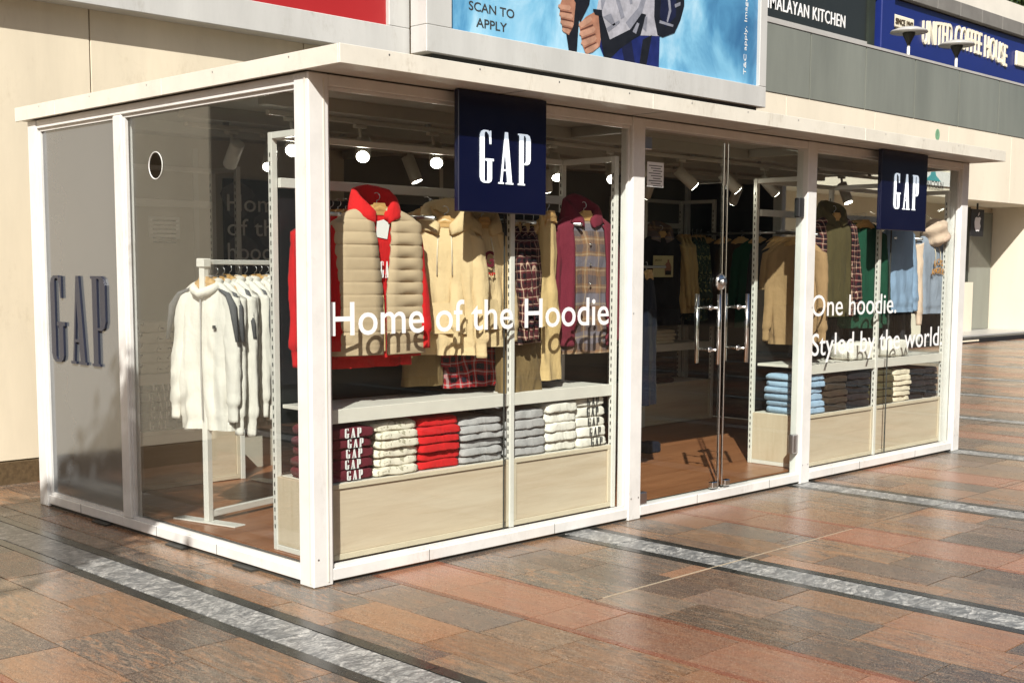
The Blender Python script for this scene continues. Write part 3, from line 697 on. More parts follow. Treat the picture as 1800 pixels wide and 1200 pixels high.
# glazing beads
def beads(ax, c, a0, a1, z0, z1):
    wd = .016
    for (s0, s1, t0, t1) in ((a0, a1, z0, z0+wd), (a0, a1, z1-wd, z1), (a0, a0+wd, z0+wd+.001, z1-wd-.001), (a1-wd, a1, z0+wd+.001, z1-wd-.001)):
        if ax == 'y': bx('glazing_bead', (s0, c-.012, t0), (s1, c+.006, t1), 'white_paint', K)
        else: bx('glazing_bead', (c-.012, s0, t0), (c+.006, s1, t1), 'white_paint', K)
beads('y', .036, P+.002, 2.383, .081, 2.439); beads('y', .036, 4.467, W_-P-.002, .081, 2.439)
beads('x', .034, P+.002, 1.843, .081, 2.439); beads('x', .034, 1.947, D_-P-.002, .081, 2.439)
for (x, y0, z) in ((.03, .6, 0), (.03, 1.3, 0), (.03, 2.2, 0)):
    bx('packing_shim', (x-.06, y0-.09, .001), (x+.02, y0+.09, .011), 'slot_dark', K)
# panes
def pane_y(x0, x1, nm='glass_pane', mat='glass', y0=.040, z0=.083, z1=2.437): return bx(nm, (x0, y0, z0), (x1, y0+.010, z1), mat, K)
p1 = pane_y(P+.004, 1.338); p1b = pane_y(1.342, 2.381); p2 = pane_y(4.469, 5.648); p2b = pane_y(5.652, W_-P-.004)
bx('pane_joint', (1.3385, .0395, .09), (1.3415, .0505, 2.43), 'slot_dark', K); bx('pane_joint', (5.6485, .0395, .09), (5.6515, .0505, 2.43), 'slot_dark', K)
# left pane with a round hole
hc = (1.53, 2.137); hr = .075
bm = bmesh.new()
N = 40; ys = (P+.004, 1.841); zs = (.083, 2.437)
inner = [(hc[0]+hr*math.cos(2*math.pi*k/N), hc[1]+hr*math.sin(2*math.pi*k/N)) for k in range(N)]
outer = []
for k in range(N):
    a = 2*math.pi*k/N; dx, dz = math.cos(a), math.sin(a)
    tt = min([((ys[1] if dx > 0 else ys[0])-hc[0])/dx if abs(dx) > 1e-6 else 1e9, ((zs[1] if dz > 0 else zs[0])-hc[1])/dz if abs(dz) > 1e-6 else 1e9])
    outer.append([hc[0]+dx*tt, hc[1]+dz*tt])
for cy_ in ys:
    for cz_ in zs:
        k = min(range(N), key=lambda i: (outer[i][0]-cy_)**2+(outer[i][1]-cz_)**2); outer[k] = [cy_, cz_]
mb = MB()
for xx in (.040, .050): mb.v += [(xx, p[0], p[1]) for p in inner]+[(xx, p[0], p[1]) for p in outer]
for k in range(N):
    k2 = (k+1) % N
    mb.f += [[k, k2, N+k2, N+k], [2*N+k, 2*N+k2, 3*N+k2, 3*N+k], [k, k2, 2*N+k2, 2*N+k], [N+k, N+k2, 3*N+k2, 3*N+k]]
bm.free()
lp = mb.build('glass_pane', 'side_glass', K)
MB().tube([(.045, hc[0]+hr*math.cos(2*math.pi*k/36), hc[1]+hr*math.sin(2*math.pi*k/36)) for k in range(37)], .0032, 6, False).build('hole_rim', 'paper', lp)
bx('glass_pane', (W_-.05, P+.004, .083), (W_-.04, 1.841, 2.437), 'glass', K)
# solid end panels
ep = bx('end_panel', (.036, 1.949, .083), (.05, D_-P-.004, 2.437), 'grey_gloss', K)
ya_, yb_ = at(92, 560, 'x', .03), at(188, 565, 'x', .03); serif_word('sign_letter', (.035, ya_.y, .962), -Y, Z, .55, .014, 'navy_letter', ep, ya_.y-yb_.y)
bx('end_panel', (W_-.05, 1.949, .083), (W_-.036, D_-P-.004, 2.437), 'grey_gloss', K); bx('added_dark_lining', (W_-.062, 1.949, .09), (W_-.0505, D_-P-.004, 2.43), 'backboard', K)  # second box is a dark sheet added to keep the inside near black
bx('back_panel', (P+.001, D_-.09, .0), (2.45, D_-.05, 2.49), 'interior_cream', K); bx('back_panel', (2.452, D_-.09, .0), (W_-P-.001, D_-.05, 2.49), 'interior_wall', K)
for k in range(1, 6): bx('back_batten', (k*1.15-.02, D_-.098, .09), (k*1.15+.02, D_-.0905, 2.4), 'soffit', K)
# roof
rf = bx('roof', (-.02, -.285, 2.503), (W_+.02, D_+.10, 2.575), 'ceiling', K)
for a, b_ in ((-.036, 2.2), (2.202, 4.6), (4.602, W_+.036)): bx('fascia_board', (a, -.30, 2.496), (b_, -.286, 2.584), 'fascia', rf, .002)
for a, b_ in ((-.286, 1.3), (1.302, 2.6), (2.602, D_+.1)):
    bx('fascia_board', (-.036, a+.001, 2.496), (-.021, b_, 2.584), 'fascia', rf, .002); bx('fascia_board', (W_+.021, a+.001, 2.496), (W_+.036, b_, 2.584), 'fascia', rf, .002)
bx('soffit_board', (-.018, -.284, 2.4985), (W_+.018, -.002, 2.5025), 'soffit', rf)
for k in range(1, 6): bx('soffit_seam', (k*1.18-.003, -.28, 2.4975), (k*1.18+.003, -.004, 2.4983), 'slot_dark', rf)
for k in range(12):
    MB().tube([(.25+k*.58, -.3015, 2.565), (.25+k*.58, -.299, 2.565)], .0045, 8).build('screw', 'steel', rf)
for k in range(5):
    MB().tube([(-.0375, .1+k*.68, 2.565), (-.035, .1+k*.68, 2.565)], .0045, 8).build('screw', 'steel', rf)
for x in (.75, 1.72, 3.1, 3.95, 5.2, 6.1): bx('rail_joint', (x, .0045, .02), (x+.0025, .0062, .08), 'slot_dark', K)
for y in (.9, 1.55, 2.5): bx('rail_joint', (.0045, y, .022), (.0062, y+.0025, .08), 'slot_dark', K)
for x, z in ((2.41, .14), (2.48, .14), (4.37, .14), (4.44, .14), (.03, .14), (.09, .14), (W_-.09, .14), (W_-.03, .14), (2.41, 1.3), (4.44, 1.3)):
    MB().tube([(x, -.0015, z), (x, .001, z)], .005, 8).build('screw', 'steel', K)
# ceiling, with beams
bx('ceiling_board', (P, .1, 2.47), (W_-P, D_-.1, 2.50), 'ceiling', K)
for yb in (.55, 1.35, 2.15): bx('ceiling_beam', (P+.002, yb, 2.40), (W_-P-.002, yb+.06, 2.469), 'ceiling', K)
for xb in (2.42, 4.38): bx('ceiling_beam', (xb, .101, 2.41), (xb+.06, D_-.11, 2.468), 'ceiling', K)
# window lettering
tx = text('window_lettering', 'Home of the Hoodie', (.146, .0385, 1.238), X, Z, 2.075, .163, 'vinyl_white', p1, .0012, .006)
text('window_lettering', 'One hoodie.', (4.50, .0385, 1.232), X, Z, 1.26, .155, 'vinyl_white', p2, .0012, .002)
text('window_lettering', 'Styled by the world.', (4.512, .0385, .938), X, Z, 2.06, .163, 'vinyl_white', p2, .0012, .002)
# doors
def door(x0, x1, hx, side):
    d = bx('door', (x0+.006, .040, .092), (x1-.006, .050, 2.42), 'door_glass', K)
    ex = x1-.010 if side < 0 else x0+.010
    bx('edge_strip', (ex-.005, .037, .10), (ex+.005, .053, 2.41), 'chrome', d, .002)
    for yy in (-.045, .135): MB().tube([(hx, yy, .945), (hx, yy, 1.41)], .0145, 14).build('handle', 'chrome', d, True)
    for zz in (1.04, 1.32):
        MB().tube([(hx, -.045, zz), (hx, .135, zz)], .009, 10).build('handle_standoff', 'chrome', d, True)
        MB().tube([(hx, .02, zz), (hx, .034, zz)], .018, 12).build('handle_washer', 'chrome', d, True)
    px = x0+.05 if side < 0 else x1-.05
    if side > 0:
        for zz in (.30, 2.02): bx('hinge', (px-.02, .022, zz-.07), (px+.05, .068, zz+.07), 'steel' if zz < 1 else 'black', d, .006)
    else:
        for zz in (.12, 2.35): bx('hinge', (px-.04, .022, zz-.04), (px+.04, .068, zz+.04), 'steel', d, .006)
    bx('floor_patch', (ex-.05*(1 if side < 0 else -1)-.03, .026, .092), (ex-.05*(1 if side < 0 else -1)+.03, .064, .135), 'chrome', d, .005)
    return d
dl = door(2.508, 3.388, 3.235, -1); dr = door(3.412, 4.342, 3.555, 1)
MB().lathe([(.004, 0), (.052, .0), (.056, .008), (.05, .022), (.02, .03)], seg=24).build('lock', 'chrome', dl, True)
lk = [o for o in dl.children if o.name.startswith('lock')][0]; lk.rotation_euler = (R(90), 0, 0); lk.location = (3.345, .036, 1.49)
MB().lathe([(.02, 0), (.026, .014)], seg=16).build('lock_barrel', 'steel', dl, True)
lk = [o for o in dl.children if o.name.startswith('lock_barrel')][0]; lk.rotation_euler = (R(90), 0, 0); lk.location = (3.345, .008, 1.49)
# notice on the door
n0 = at(1138, 284, 'y', .038); n1 = at(1166, 330, 'y', .038)
no = bx('paper_notice', (n0.x, .0375, n1.z), (n1.x, .0393, n0.z), 'paper', dl)
for k in range(9):
    zz = n0.z-.02-k*.0155; bx('printed_line', (n0.x+.015+.02*(k % 3), .0366, zz-.005), (n1.x-.015-.015*(k % 2), .0373, zz), 'ink', dl)

# hanging light-box signs
def blade(label, u0, u1, z0=1.868):
    a = at(u0, 372, 'y', -.10).x; b_ = at(u1, 378, 'y', -.10).x
    s = thing('hanging_sign', label, 'sign', (0, 0, 0), 0, 'navy hanging signs')
    bx('box', (a, -.10, z0), (b_, -.065, 2.494), 'navy', s, .004)
    h = .272; wd = h*1.33; cx_ = (a+b_)/2
    return s, a, b_
s, a, b_ = blade('dark navy square sign with white serif letters over the large left window', 806, 960)
q0 = at(843, 318, 'y', -.10); q1 = at(932, 228, 'y', -.10)
serif_word('sign_letter', (q0.x, -.101, q0.z-.008), X, Z, .275, .004, 'letter_lit', s, q1.x-q0.x)
s, a, b_ = blade('dark navy square sign with white serif letters over the far right window', 1548, 1628, 1.885)
q0 = at(1570, 367, 'y', -.10); q1 = at(1615, 305, 'y', -.10)
serif_word('sign_letter', (q0.x, -.101, q0.z), X, Z, .275, .004, 'letter_lit', s, q1.x-q0.x)

# ================================================================== SHOP FITTINGS
def upright(parent, x, y, z1=2.26, wd=.034, z0=FL):
    u = bx('upright', (x-wd/2, y-wd/2, z0), (x+wd/2, y+wd/2, z1), 'rack_white', parent, .002)
    mb = MB(); z = .2
    while z < z1-.1:
        mb.box((x-wd/2-.0012, y-.004, z), (x-wd/2+.001, y+.004, z+.022)); z += .045
    o = mb.build('slot', 'slot_dark', u); o['kind'] = 'stuff'
def fixture(label, xs, y0, y1, name='window_display_fixture', tall=2.26, back=1.93):
    f = thing(name, label, 'display unit', (0, 0, 0))
    for i in range(len(xs)-1):
        a, b_ = xs[i], xs[i+1]
        bx('plinth_box', (a+.018, y0+.012, FL+.012), (b_-.018, y1-.02, .468), 'pale_wood', f, .003)
        bx('panel_frame', (a+.02, y0-.002, FL+.005), (b_-.02, y0+.011, FL+.035), 'trim_cream', f, .002)
        bx('panel_frame', (a+.02, y0-.002, .455), (b_-.02, y0+.011, .48), 'trim_cream', f, .002)
        bx('panel_frame', (a+.02, y0-.002, FL+.036), (a+.045, y0+.011, .454), 'trim_cream', f, .002)
        bx('panel_frame', (b_-.045, y0-.002, FL+.036), (b_-.02, y0+.011, .454), 'trim_cream', f, .002)
        bx('panel', (a+.0485, y0+.0085, FL+.0365), (b_-.0485, y0+.0118, .4515), 'pale_wood', f)
        bx('top_board', (a+.018, y0+.012, .4685), (b_-.018, y1-.02, .482), 'shelf_white', f)
        bx('shelf', (a+.019, y0+.01, .838), (b_-.019, y1-.03, .858), 'shelf_white', f, .002)
        bx('shelf_lip', (a+.019, y0-.003, .79), (b_-.019, y0+.009, .862), 'shelf_white', f, .002)
        bx('hang_bar', (a+.019, y1-.04, 1.98), (b_-.019, y1-.015, 2.03), 'rack_white', f, .002)
        if back: bx('back_board', (a+.019, y1+.004, .49), (b_-.019, y1+.016, back), 'backboard', f)
    for x in xs:
        upright(f, x, y0+.008, tall if (x == xs[0] or x == xs[-1]) else 2.26)
        upright(f, x, y1, tall)
        bx('top_bar', (x-.016, y0+.026, tall-.034), (x+.016, y1-.018, tall), 'rack_white', f, .002)
        bx('foot_bar', (x-.016, y0+.026, FL+.001), (x+.016, y1-.018, FL+.03), 'rack_white', f, .002)
    for i in range(len(xs)-1): bx('top_bar', (xs[i]+.018, y1-.016, tall-.034), (xs[i+1]-.018, y1+.016, tall), 'rack_white', f, .002)
    bx('end_panel', (xs[0]-.012, y0+.026, FL+.031), (xs[0]+.016, y1-.018, .478), 'pale_wood_end', f, .002)
    return f
GY0, GY1 = .10, .55
f1 = fixture('white slotted display fixture with pale wood base behind the large left window', [.165, 1.452, 2.345], GY0, GY1)
text('lettering', "For      years we've been the home", (2.03-.55, GY1+.003, 1.02), X, Z, .80, .022, 'paper', f1, .001)
f2 = fixture('white slotted display fixture with pale wood base behind the far right window', [4.50, 5.57, 6.72], GY0, GY1, back=1.42)
f3 = fixture('dim display fixture with pale wood base against the back wall beyond the doors', [5.55, 6.62], 2.50, 2.92)
f4 = fixture('display fixture with white shelf on the back wall seen through the left glass', [.45, 1.25], 2.60, 2.93, back=False)
tag(f3, group=None)
for i, (x, yy) in enumerate(((.30, .32), (.93, .32), (1.70, .32), (2.1, .32), (4.75, .32), (5.25, .32), (5.95, .32), (6.4, .32))):
    par = f1 if i < 4 else f2
    MB().tube([(x, GY1-.02, 1.86), (x, GY0+.06, 1.86-.02)], .011, 8).build('face_out_arm', 'steel', par, True)
# folded clothes
def folded(name, label, x, y, z, w, d, h, mat, seed, group, cat='sweater', mark=None, mk='vinyl_white'):
    rr = random.Random(seed); mb = MB(); nx, nr = 15, 34; rows = []
    for i in range(nx):
        t_ = i/(nx-1)*2-1; e = 1-abs(t_)**14*.22; row_ = []
        for k in range(nr):
            a = 2*math.pi*k/nr; ca, sa = math.cos(a), math.sin(a)
            yy = d/2*math.copysign(abs(ca)**.24, ca); zz = h/2*math.copysign(abs(sa)**.36, sa)*e
            if yy < -d*.3: yy += .012*math.exp(-((zz+h*.08)/(h*.10))**2)*(.6+.6*noise.noise(Vector((t_*3, seed, 4))))+.010*(zz/h)
            nn = noise.noise(Vector((t_*2.2+seed*3.1, yy*9, zz*12+seed)))
            zz += nn*.007-(.006*t_**4 if sa > 0 else 0)
            row_.append((t_*w/2+noise.noise(Vector((seed, yy*11, zz*20)))*.006, yy*(1-abs(t_)**6*.08)+noise.noise(Vector((t_*4, seed*1.7, zz*18)))*.008, zz+h/2))
        rows.append(row_)
    mb.grid(rows); mb.f.append(list(range(nr))); mb.f.append([(nx-1)*nr+k for k in range(nr)])
    o = mb.build(name, mat, None, True); o.location = (x, y, z); o.rotation_euler = (0, 0, rr.uniform(-.05, .05)); tag(o, label, cat, group)
    if mark: serif_word('lettering', (mark[0]+rr.uniform(-.012, .012), -d/2-.004, h*.12), X, Z, h*.78, .003, mk, o, mark[1], True)
    return o
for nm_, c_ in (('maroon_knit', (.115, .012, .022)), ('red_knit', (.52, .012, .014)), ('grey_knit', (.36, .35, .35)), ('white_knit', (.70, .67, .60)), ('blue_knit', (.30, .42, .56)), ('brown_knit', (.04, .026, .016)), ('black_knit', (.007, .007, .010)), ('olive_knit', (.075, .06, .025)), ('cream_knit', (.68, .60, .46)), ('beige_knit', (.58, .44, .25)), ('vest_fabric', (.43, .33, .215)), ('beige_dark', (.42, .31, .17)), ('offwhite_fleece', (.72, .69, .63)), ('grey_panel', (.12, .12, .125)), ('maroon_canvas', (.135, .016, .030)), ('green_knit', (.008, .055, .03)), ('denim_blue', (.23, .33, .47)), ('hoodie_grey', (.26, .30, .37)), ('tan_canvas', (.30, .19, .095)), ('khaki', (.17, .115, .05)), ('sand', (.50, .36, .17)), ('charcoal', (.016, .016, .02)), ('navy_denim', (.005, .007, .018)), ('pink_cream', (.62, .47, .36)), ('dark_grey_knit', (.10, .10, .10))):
    cloth(nm_, c_, wrinkle=.22 if nm_ == 'vest_fabric' else .9)
plaid('plaid_maroon', (.10, .018, .022), (.012, .010, .014), (.62, .46, .34), .046)
plaid('plaid_brown', (.22, .12, .065), (.11, .085, .085), (.34, .25, .16), .10, (.15, .14, .17))
plaid('plaid_red', (.32, .012, .015), (.012, .012, .02), (.35, .3, .3), .06)
# printed-pattern knits
def patterned(name, base, ink_, scale, thr):
    m, t, b = new_mat(name); n_ = noise_t(t, objco(t), scale, 3, .5, 1.5)
    cc = mix_rgb(t, math_n(t, 'MULTIPLY', math_n(t, 'SUBTRACT', n_, thr, True), 30, True), base, ink_)
    t.links.new(cc, b.inputs['Base Color']); b.inputs['Roughness'].default_value = .9; bump(t, b, noise_t(t, objco(t), 30, 3), .35, .006); M[name] = m
patterned('floral_knit', (.68, .63, .52), (.36, .33, .24), 22, .56)
patterned('scribble_knit', (.62, .57, .46), (.13, .10, .08), 15, .60)
patterned('leaf_print', (.03, .06, .045), (.35, .33, .14), 28, .58)

def stack(x, z, n, w, h, mat, colour, where, group, mark=None, mk='vinyl_white', y=None, d=.34, kind='sweater'):
    y = GY0+.02+d/2 if y is None else y; rr = random.Random(int(x*1000)+n); zz = z
    for i in range(n):
        hh = h*rr.uniform(.93, 1.1)
        folded('folded_'+kind, '%s folded %s, %s in the pile %s' % (colour, kind, ORD[n-1-i], where), x+rr.uniform(-.008, .008), y+rr.uniform(-.012, .012), zz, w*rr.uniform(.96, 1.02), d, hh, mat, rr.random()*50, group, kind, mark, mk)
        zz += hh*.915
G1, G2 = 'folded sweaters in the large left window', 'folded sweaters in the far right window'
ZB = .483
stack(.335, ZB, 5, .295, .062, 'maroon_knit', 'maroon', 'by the corner post', G1, (-.04, .10))
stack(.635, ZB, 6, .295, .051, 'floral_knit', 'white floral', 'between maroon and red', G1)
stack(.935, ZB, 6, .295, .050, 'red_knit', 'bright red', 'in the left window', G1)
stack(1.25, ZB, 6, .32, .046, 'grey_knit', 'grey', 'beside the red pile', G1)
stack(1.625, ZB, 5, .29, .058, 'grey_knit', 'grey', 'right of the middle upright', G1)
stack(1.905, ZB, 5, .265, .066, 'white_knit', 'plain white', 'next to the striped lettered pile', G1)
stack(2.175, ZB, 5, .265, .066, 'white_knit', 'white lettered', 'nearest the door post', G1, (-.03, .10), 'ink')
stack(4.69, ZB, 6, .33, .055, 'blue_knit', 'light blue', 'nearest the glass doors', G2)
stack(5.03, ZB, 6, .33, .058, 'brown_knit', 'dark brown', 'beside the light blue pile', G2)
stack(5.375, ZB, 5, .33, .060, 'black_knit', 'black', 'left of the right fixture upright', G2)
stack(5.76, ZB, 5, .32, .062, 'olive_knit', 'olive', 'right of the right fixture upright', G2)
stack(6.07, ZB, 6, .29, .048, 'cream_knit', 'cream', 'between olive and black', G2)
stack(6.345, ZB, 5, .25, .056, 'black_knit', 'black', 'just right of the cream pile', G2)
stack(6.58, ZB, 5, .22, .056, 'black_knit', 'black', 'at the far right end', G2)
G3 = 'folded clothes on the back wall'
stack(5.92, .862, 4, .30, .035, 'cream_knit', 'pale grey', 'on the dim back shelf', G3, y=2.66, d=.28, kind='shirt')
stack(5.90, ZB, 5, .30, .05, 'charcoal', 'charcoal', 'under the dim back shelf', G3, y=2.66, d=.28, kind='shirt')
stack(.62, .862, 5, .27, .070, 'scribble_knit', 'cream printed', 'on the back shelf at left', G3, y=2.74, d=.26, kind='shirt')
stack(.95, .862, 4, .27, .065, 'grey_knit', 'grey', 'right on the back shelf', G3, y=2.74, d=.26, kind='shirt')
stack(.62, ZB, 5, .30, .066, 'dark_grey_knit', 'dark grey', 'under the back shelf at left', G3, (-.06, .14), 'paper', y=2.74, d=.26, kind='shirt')

# ------------------------------------------------------------------ garments on hangers
def hanger(parent, w=.40, drop=.10, mat='hanger_wood'):
    pts = [(-w/2, .0, -drop), (-w*.3, -.004, -drop*.45), (-.05, -.01, -.015), (0, -.012, 0), (.05, -.01, -.015), (w*.3, -.004, -drop*.45), (w/2, 0, -drop)]
    mb = MB().tube(pts, [.012, .018, .026, .028, .026, .018, .012], 8)
    h = mb.build('hanger', mat, parent, True)
    MB().prism([(-.060, -.048), (-.03, -.036), (.03, -.036), (.060, -.048), (.030, .026), (-.030, .026)], (0, -.034, 0), X, Z, (0, .014, 0)).build('neck_plate', mat, h)
    hk = [(0, 0, 0)]+[(0, 0, .04)]+[(.020*math.sin(a), 0, .060-.020*math.cos(a)) for a in [R(24*i) for i in range(0, 10)]]
    MB().tube(hk, .0022, 6).build('hook', 'steel', h, True)
    return h
def torso(ws, wh, h, dp, seed, gap=None, puff=0, neck=.075, rib=True, fold=.022, m=44, rise=0.0):
    if not puff: m = 76
    rows = []; n = 46 if not puff else 150
    for j in range(n+1):
        t_ = j/n; ts = .17
        if t_ < ts: hw = neck+(ws-neck)*(t_/ts)**.62; z = -h*t_*.62
        else:
            q = (t_-ts)/(1-ts); hw = ws+(wh-ws)*q; z = -h*(ts*.62+(1-ts*.62)*q)
        dd = dp*(.38+.62*min(1, t_/.28))
        if rib and t_ > .93: hw *= .945; dd *= .9
        pf = 0
        if puff: pf = puff*(abs(math.sin(math.pi*(-z)/.064))**.26-.5)
        g = gap(t_) if gap else 0
        row_ = []
        for k in range(m):
            f = k/(m-1) if gap else k/m
            a = -math.pi/2+g+(2*math.pi-2*g)*f
            ca, sa = math.cos(a), math.sin(a)
            x = hw*math.copysign(abs(ca)**.78, ca); y = dd*.8*math.copysign(abs(sa)**.55, sa)
            fo = (fold*min(1, t_*2.2) if not puff else fold*(1-.9*abs(math.sin(math.pi*(-z)/.064))))*((1-2.6*abs(noise.noise(Vector((x*6.5+seed+z*.5, z*.9, seed*.7+(5 if sa > 0 else 0))))))*(.45+.75*t_)-.35+.6*noise.noise(Vector((x*13+seed, z*3.0, seed)))+.35*noise.noise(Vector((x*24, z*9+seed, seed))))
            if rib and t_ > .93: fo += .004*math.sin(x*260)
            y += fo*(-1 if sa < 0 else 1)*(.5+abs(sa)*.5); x += fo*.5*(1 if ca > 0 else -1)
            nx_, ny_ = ca, sa; x += nx_*pf; y += ny_*pf
            row_.append((x, y, z))
        rows.append(row_)
    return MB().grid(rows, closed=not gap)
def sleeve(side, ws, h, seed, r0=.082, r1=.05, fwd=-.02, out=.05, length=.58):
    r0 *= .9; r1 *= .92; out *= .55; fwd -= .025+.02*noise.noise(Vector((seed, side, 1)))
    s0 = Vector((side*(ws*.86), 0, -.075)); s1 = Vector((side*(ws+out*.7), fwd*.5, -.075-length*.45)); s2 = Vector((side*(ws+out), fwd, -.075-length))
    rows = []; n = 44; sg = 18
    for j in range(n+1):
        t_ = j/n; p = s0*(1-t_)**2+s1*2*t_*(1-t_)+s2*t_**2
        r_ = r0+(r1-r0)*t_
        if t_ > .88: r_ *= .80
        if .80 < t_ <= .88: r_ *= 1.10
        row_ = []
        for k in range(sg):
            a = 2*math.pi*k/sg
            q = 1+.26*noise.noise(Vector((math.cos(a)*1.3+seed, math.sin(a)*1.3, t_*4+seed)))+(.05+.09*t_)*noise.noise(Vector((math.cos(a)*1.6, math.sin(a)*1.6+seed, t_*13)))+.05*noise.noise(Vector((math.cos(a)*3, math.sin(a)*3+seed, t_*26)))
            row_.append((p.x+math.cos(a)*r_*q*.85, p.y+math.sin(a)*r_*q*.52, p.z+math.cos(a)*r_*.35*side*-(1-t_)))
        rows.append(row_)
    mb = MB().grid(rows); mb.f.append(list(range(sg))); mb.f.append([n*sg+k for k in range(sg)]); return mb
def hood_mesh(seed, big=1.0):
    """a hood folded down round the neck: an open collar of cloth that rolls outwards"""
    prof = [(.062, -.075), (.068, -.02), (.074, .035), (.086, .075), (.104, .09), (.122, .08), (.135, .045), (.146, 0), (.152, -.045), (.140, -.065), (.11, -.06)]
    rows = []
    for i in range(31):
        t_ = i/30*2-1; a = t_*R(158); s_ = (1-.34*abs(t_)**2.4)*big; row_ = []
        for k, (r_, z_) in enumerate(prof):
            nn = noise.noise(Vector((t_*3+seed, k*.35, seed)))*.016+noise.noise(Vector((t_*8+seed, k*.5, 2)))*.007
            zz = z_*s_*(1.15-.55*abs(t_))-.085*abs(t_)**2.0+.03
            row_.append(((r_+nn)*s_*1.12*math.sin(a), (r_+nn)*s_*.80*math.cos(a)+.01, zz+nn*.8))
        rows.append(row_)
    mb = MB().grid(rows, closed=True); n = len(prof); mb.f.append(list(range(n))); mb.f.append([30*n+k for k in range(n)]); return mb
def ball_hood(seed, r=.125):
    rows = []
    for j in range(1, 20):
        ph = math.pi*j/20; row_ = []
        for k in range(30):
            a = 2*math.pi*k/30; q = 1+.16*math.sin(ph*5+1.6*a+seed)*math.sin(ph)+.10*noise.noise(Vector((math.cos(a)*2, math.sin(a)*2, ph*3+seed)))
            row_.append((r*1.08*q*math.sin(ph)*math.cos(a), r*.85*q*math.sin(ph)*math.sin(a), r*.95*math.cos(ph)*q))
        rows.append(row_)
    mb = MB().grid(rows); mb.f.append(list(range(30))); mb.f.append([18*30+k for k in range(30)]); return mb
def garment(name, label, cat, loc, rz, group, body, ws=.225, wh=.235, h=.66, dp=.075, seed=1, slv=None, hood=None, inner=None, gap=None, puff=0, sl_len=.58, fold=.022, hang=True, rib=True, bname='body', strings=None, r0=.082, r1=.05, out=.05):
    g = thing(name, label, cat, loc, rz, group)
    if inner:
        io = torso(ws*.93, wh*.93, h*inner[1], dp*.78, seed+9, None, 0, .07, False, fold).build('inner_layer', inner[0], g, True)
    bo = torso(ws, wh, h, dp, seed, gap, puff, rib=rib, fold=fold).build(bname, body, g, True)
    if gap:
        md = bo.modifiers.new('thickness', 'SOLIDIFY'); md.thickness = .012; md.offset = 0
    if slv:
        for s in (-1, 1): sleeve(s, ws, h, seed+s*3, length=sl_len, r0=r0, r1=r1, out=out).build('sleeve', slv, g, True)
    if hood: hood_mesh(seed).build('hood', hood, g, True)
    if strings:
        for s in (-1, 1): MB().tube([(s*.035, -dp*.55, -.07), (s*.04, -dp*.8-.010, -.16), (s*.042, -dp*.8-.014, -.30)], .0035, 6).build('drawstring', strings, g, True)
    if hang: hanger(g, ws*1.7)
    return g
def cuff_hem(): pass
vgap = lambda t_: R(1.0) if t_ > .62 else R(1.0+9.5*(1-t_/.62)**1.15)
wide = lambda t_: R(24)
GW1, GW2 = 'clothes hanging in the large left window', 'clothes hanging in the far right window'
def put(u, v, y): return at(u, v, 'y', y)
# --- left window: vest over a red hoodie, red hoodies behind it
v1 = garment('puffer_vest', 'beige quilted puffer vest worn over a bright red hoodie in the left window', 'vest', put(662, 366, .215), -.12, GW1, 'vest_fabric', .255, .275, .76, .088, 3.3, 'red_knit', 'red_knit', ('red_knit', 1.02), vgap, .012, .66, .012, rib=False, r0=.062, r1=.045, out=.035)
serif_word('lettering', (-.022, -.070, -.36), X, Z, .085, .004, 'vinyl_white', v1, .075, True)
MB().prism([(-.035, -.16), (.03, -.17), (.045, -.09), (.01, -.07), (-.03, -.08)], (.0, -.050, .01), X, Z, (0, -.004, 0)).build('label_tag', 'paper', v1)
MB().tube([(-.012, -.078, -.45), (-.006, -.080, -.6), (-.004, -.078, -.74)], .004, 6).build('zip', 'sand', v1)
for k in range(5):
    garment('red_hoodie', 'red hoodie hanging behind the puffer vest, %s back from the glass' % NTH[k], 'hoodie', put(662, 366, .215)+Vector((-.06-.012*k, .055+.05*k, -.03)), -.1+.03*k, GW1, 'red_knit', .225, .235, .80, .05, 4.1+k, 'red_knit', None, sl_len=.72)
# --- beige hoodies
b1 = garment('beige_hoodie', 'plain beige hoodie turned sideways next to the puffer vest', 'hoodie', put(782, 388, .25), -.75, GW1, 'beige_knit', .18, .18, .74, .07, 8.2, 'beige_knit', 'beige_knit', sl_len=.68, strings='cream_knit', fold=.032)
MB().prism([(-.12, -.62), (.12, -.62), (.12, -.54), (.07, -.45), (-.07, -.45), (-.12, -.54)], (0, -.062, 0), X, Z, (0, -.010, 0)).build('pocket', 'beige_knit', b1)
b2 = garment('beige_hoodie', 'beige hoodie with a dark red letter emblem, partly under the hanging sign', 'hoodie', put(846, 390, .18), -.12, GW1, 'beige_knit', .165, .17, .70, .065, 11.7, 'beige_knit', 'beige_knit', sl_len=.60, strings='cream_knit', fold=.03)
MB().prism([(-.13, -.60), (.07, -.60), (.07, -.52), (.03, -.43), (-.09, -.43), (-.13, -.52)], (.03, -.058, 0), X, Z, (0, -.010, 0)).build('pocket', 'beige_knit', b2)
text('emblem', 'G', (-.035, -.074, -.25), X, Z, .065, .085, 'maroon_knit', b2, .006, .02); text('emblem', 'GAP', (-.05, -.074, -.30), X, Z, .09, .018, 'red_knit', b2, .006)
for k in range(5):
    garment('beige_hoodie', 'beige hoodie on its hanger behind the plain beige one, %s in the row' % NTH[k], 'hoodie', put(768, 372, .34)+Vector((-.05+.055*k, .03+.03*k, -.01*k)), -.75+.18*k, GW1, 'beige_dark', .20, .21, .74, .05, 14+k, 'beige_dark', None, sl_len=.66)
garment('plaid_shirt', 'red and black plaid shirt whose hem shows below the beige hoodies', 'shirt', put(832, 440, .32), -.1, GW1, 'plaid_red', .20, .22, .78, .05, 18, 'plaid_red', rib=False)
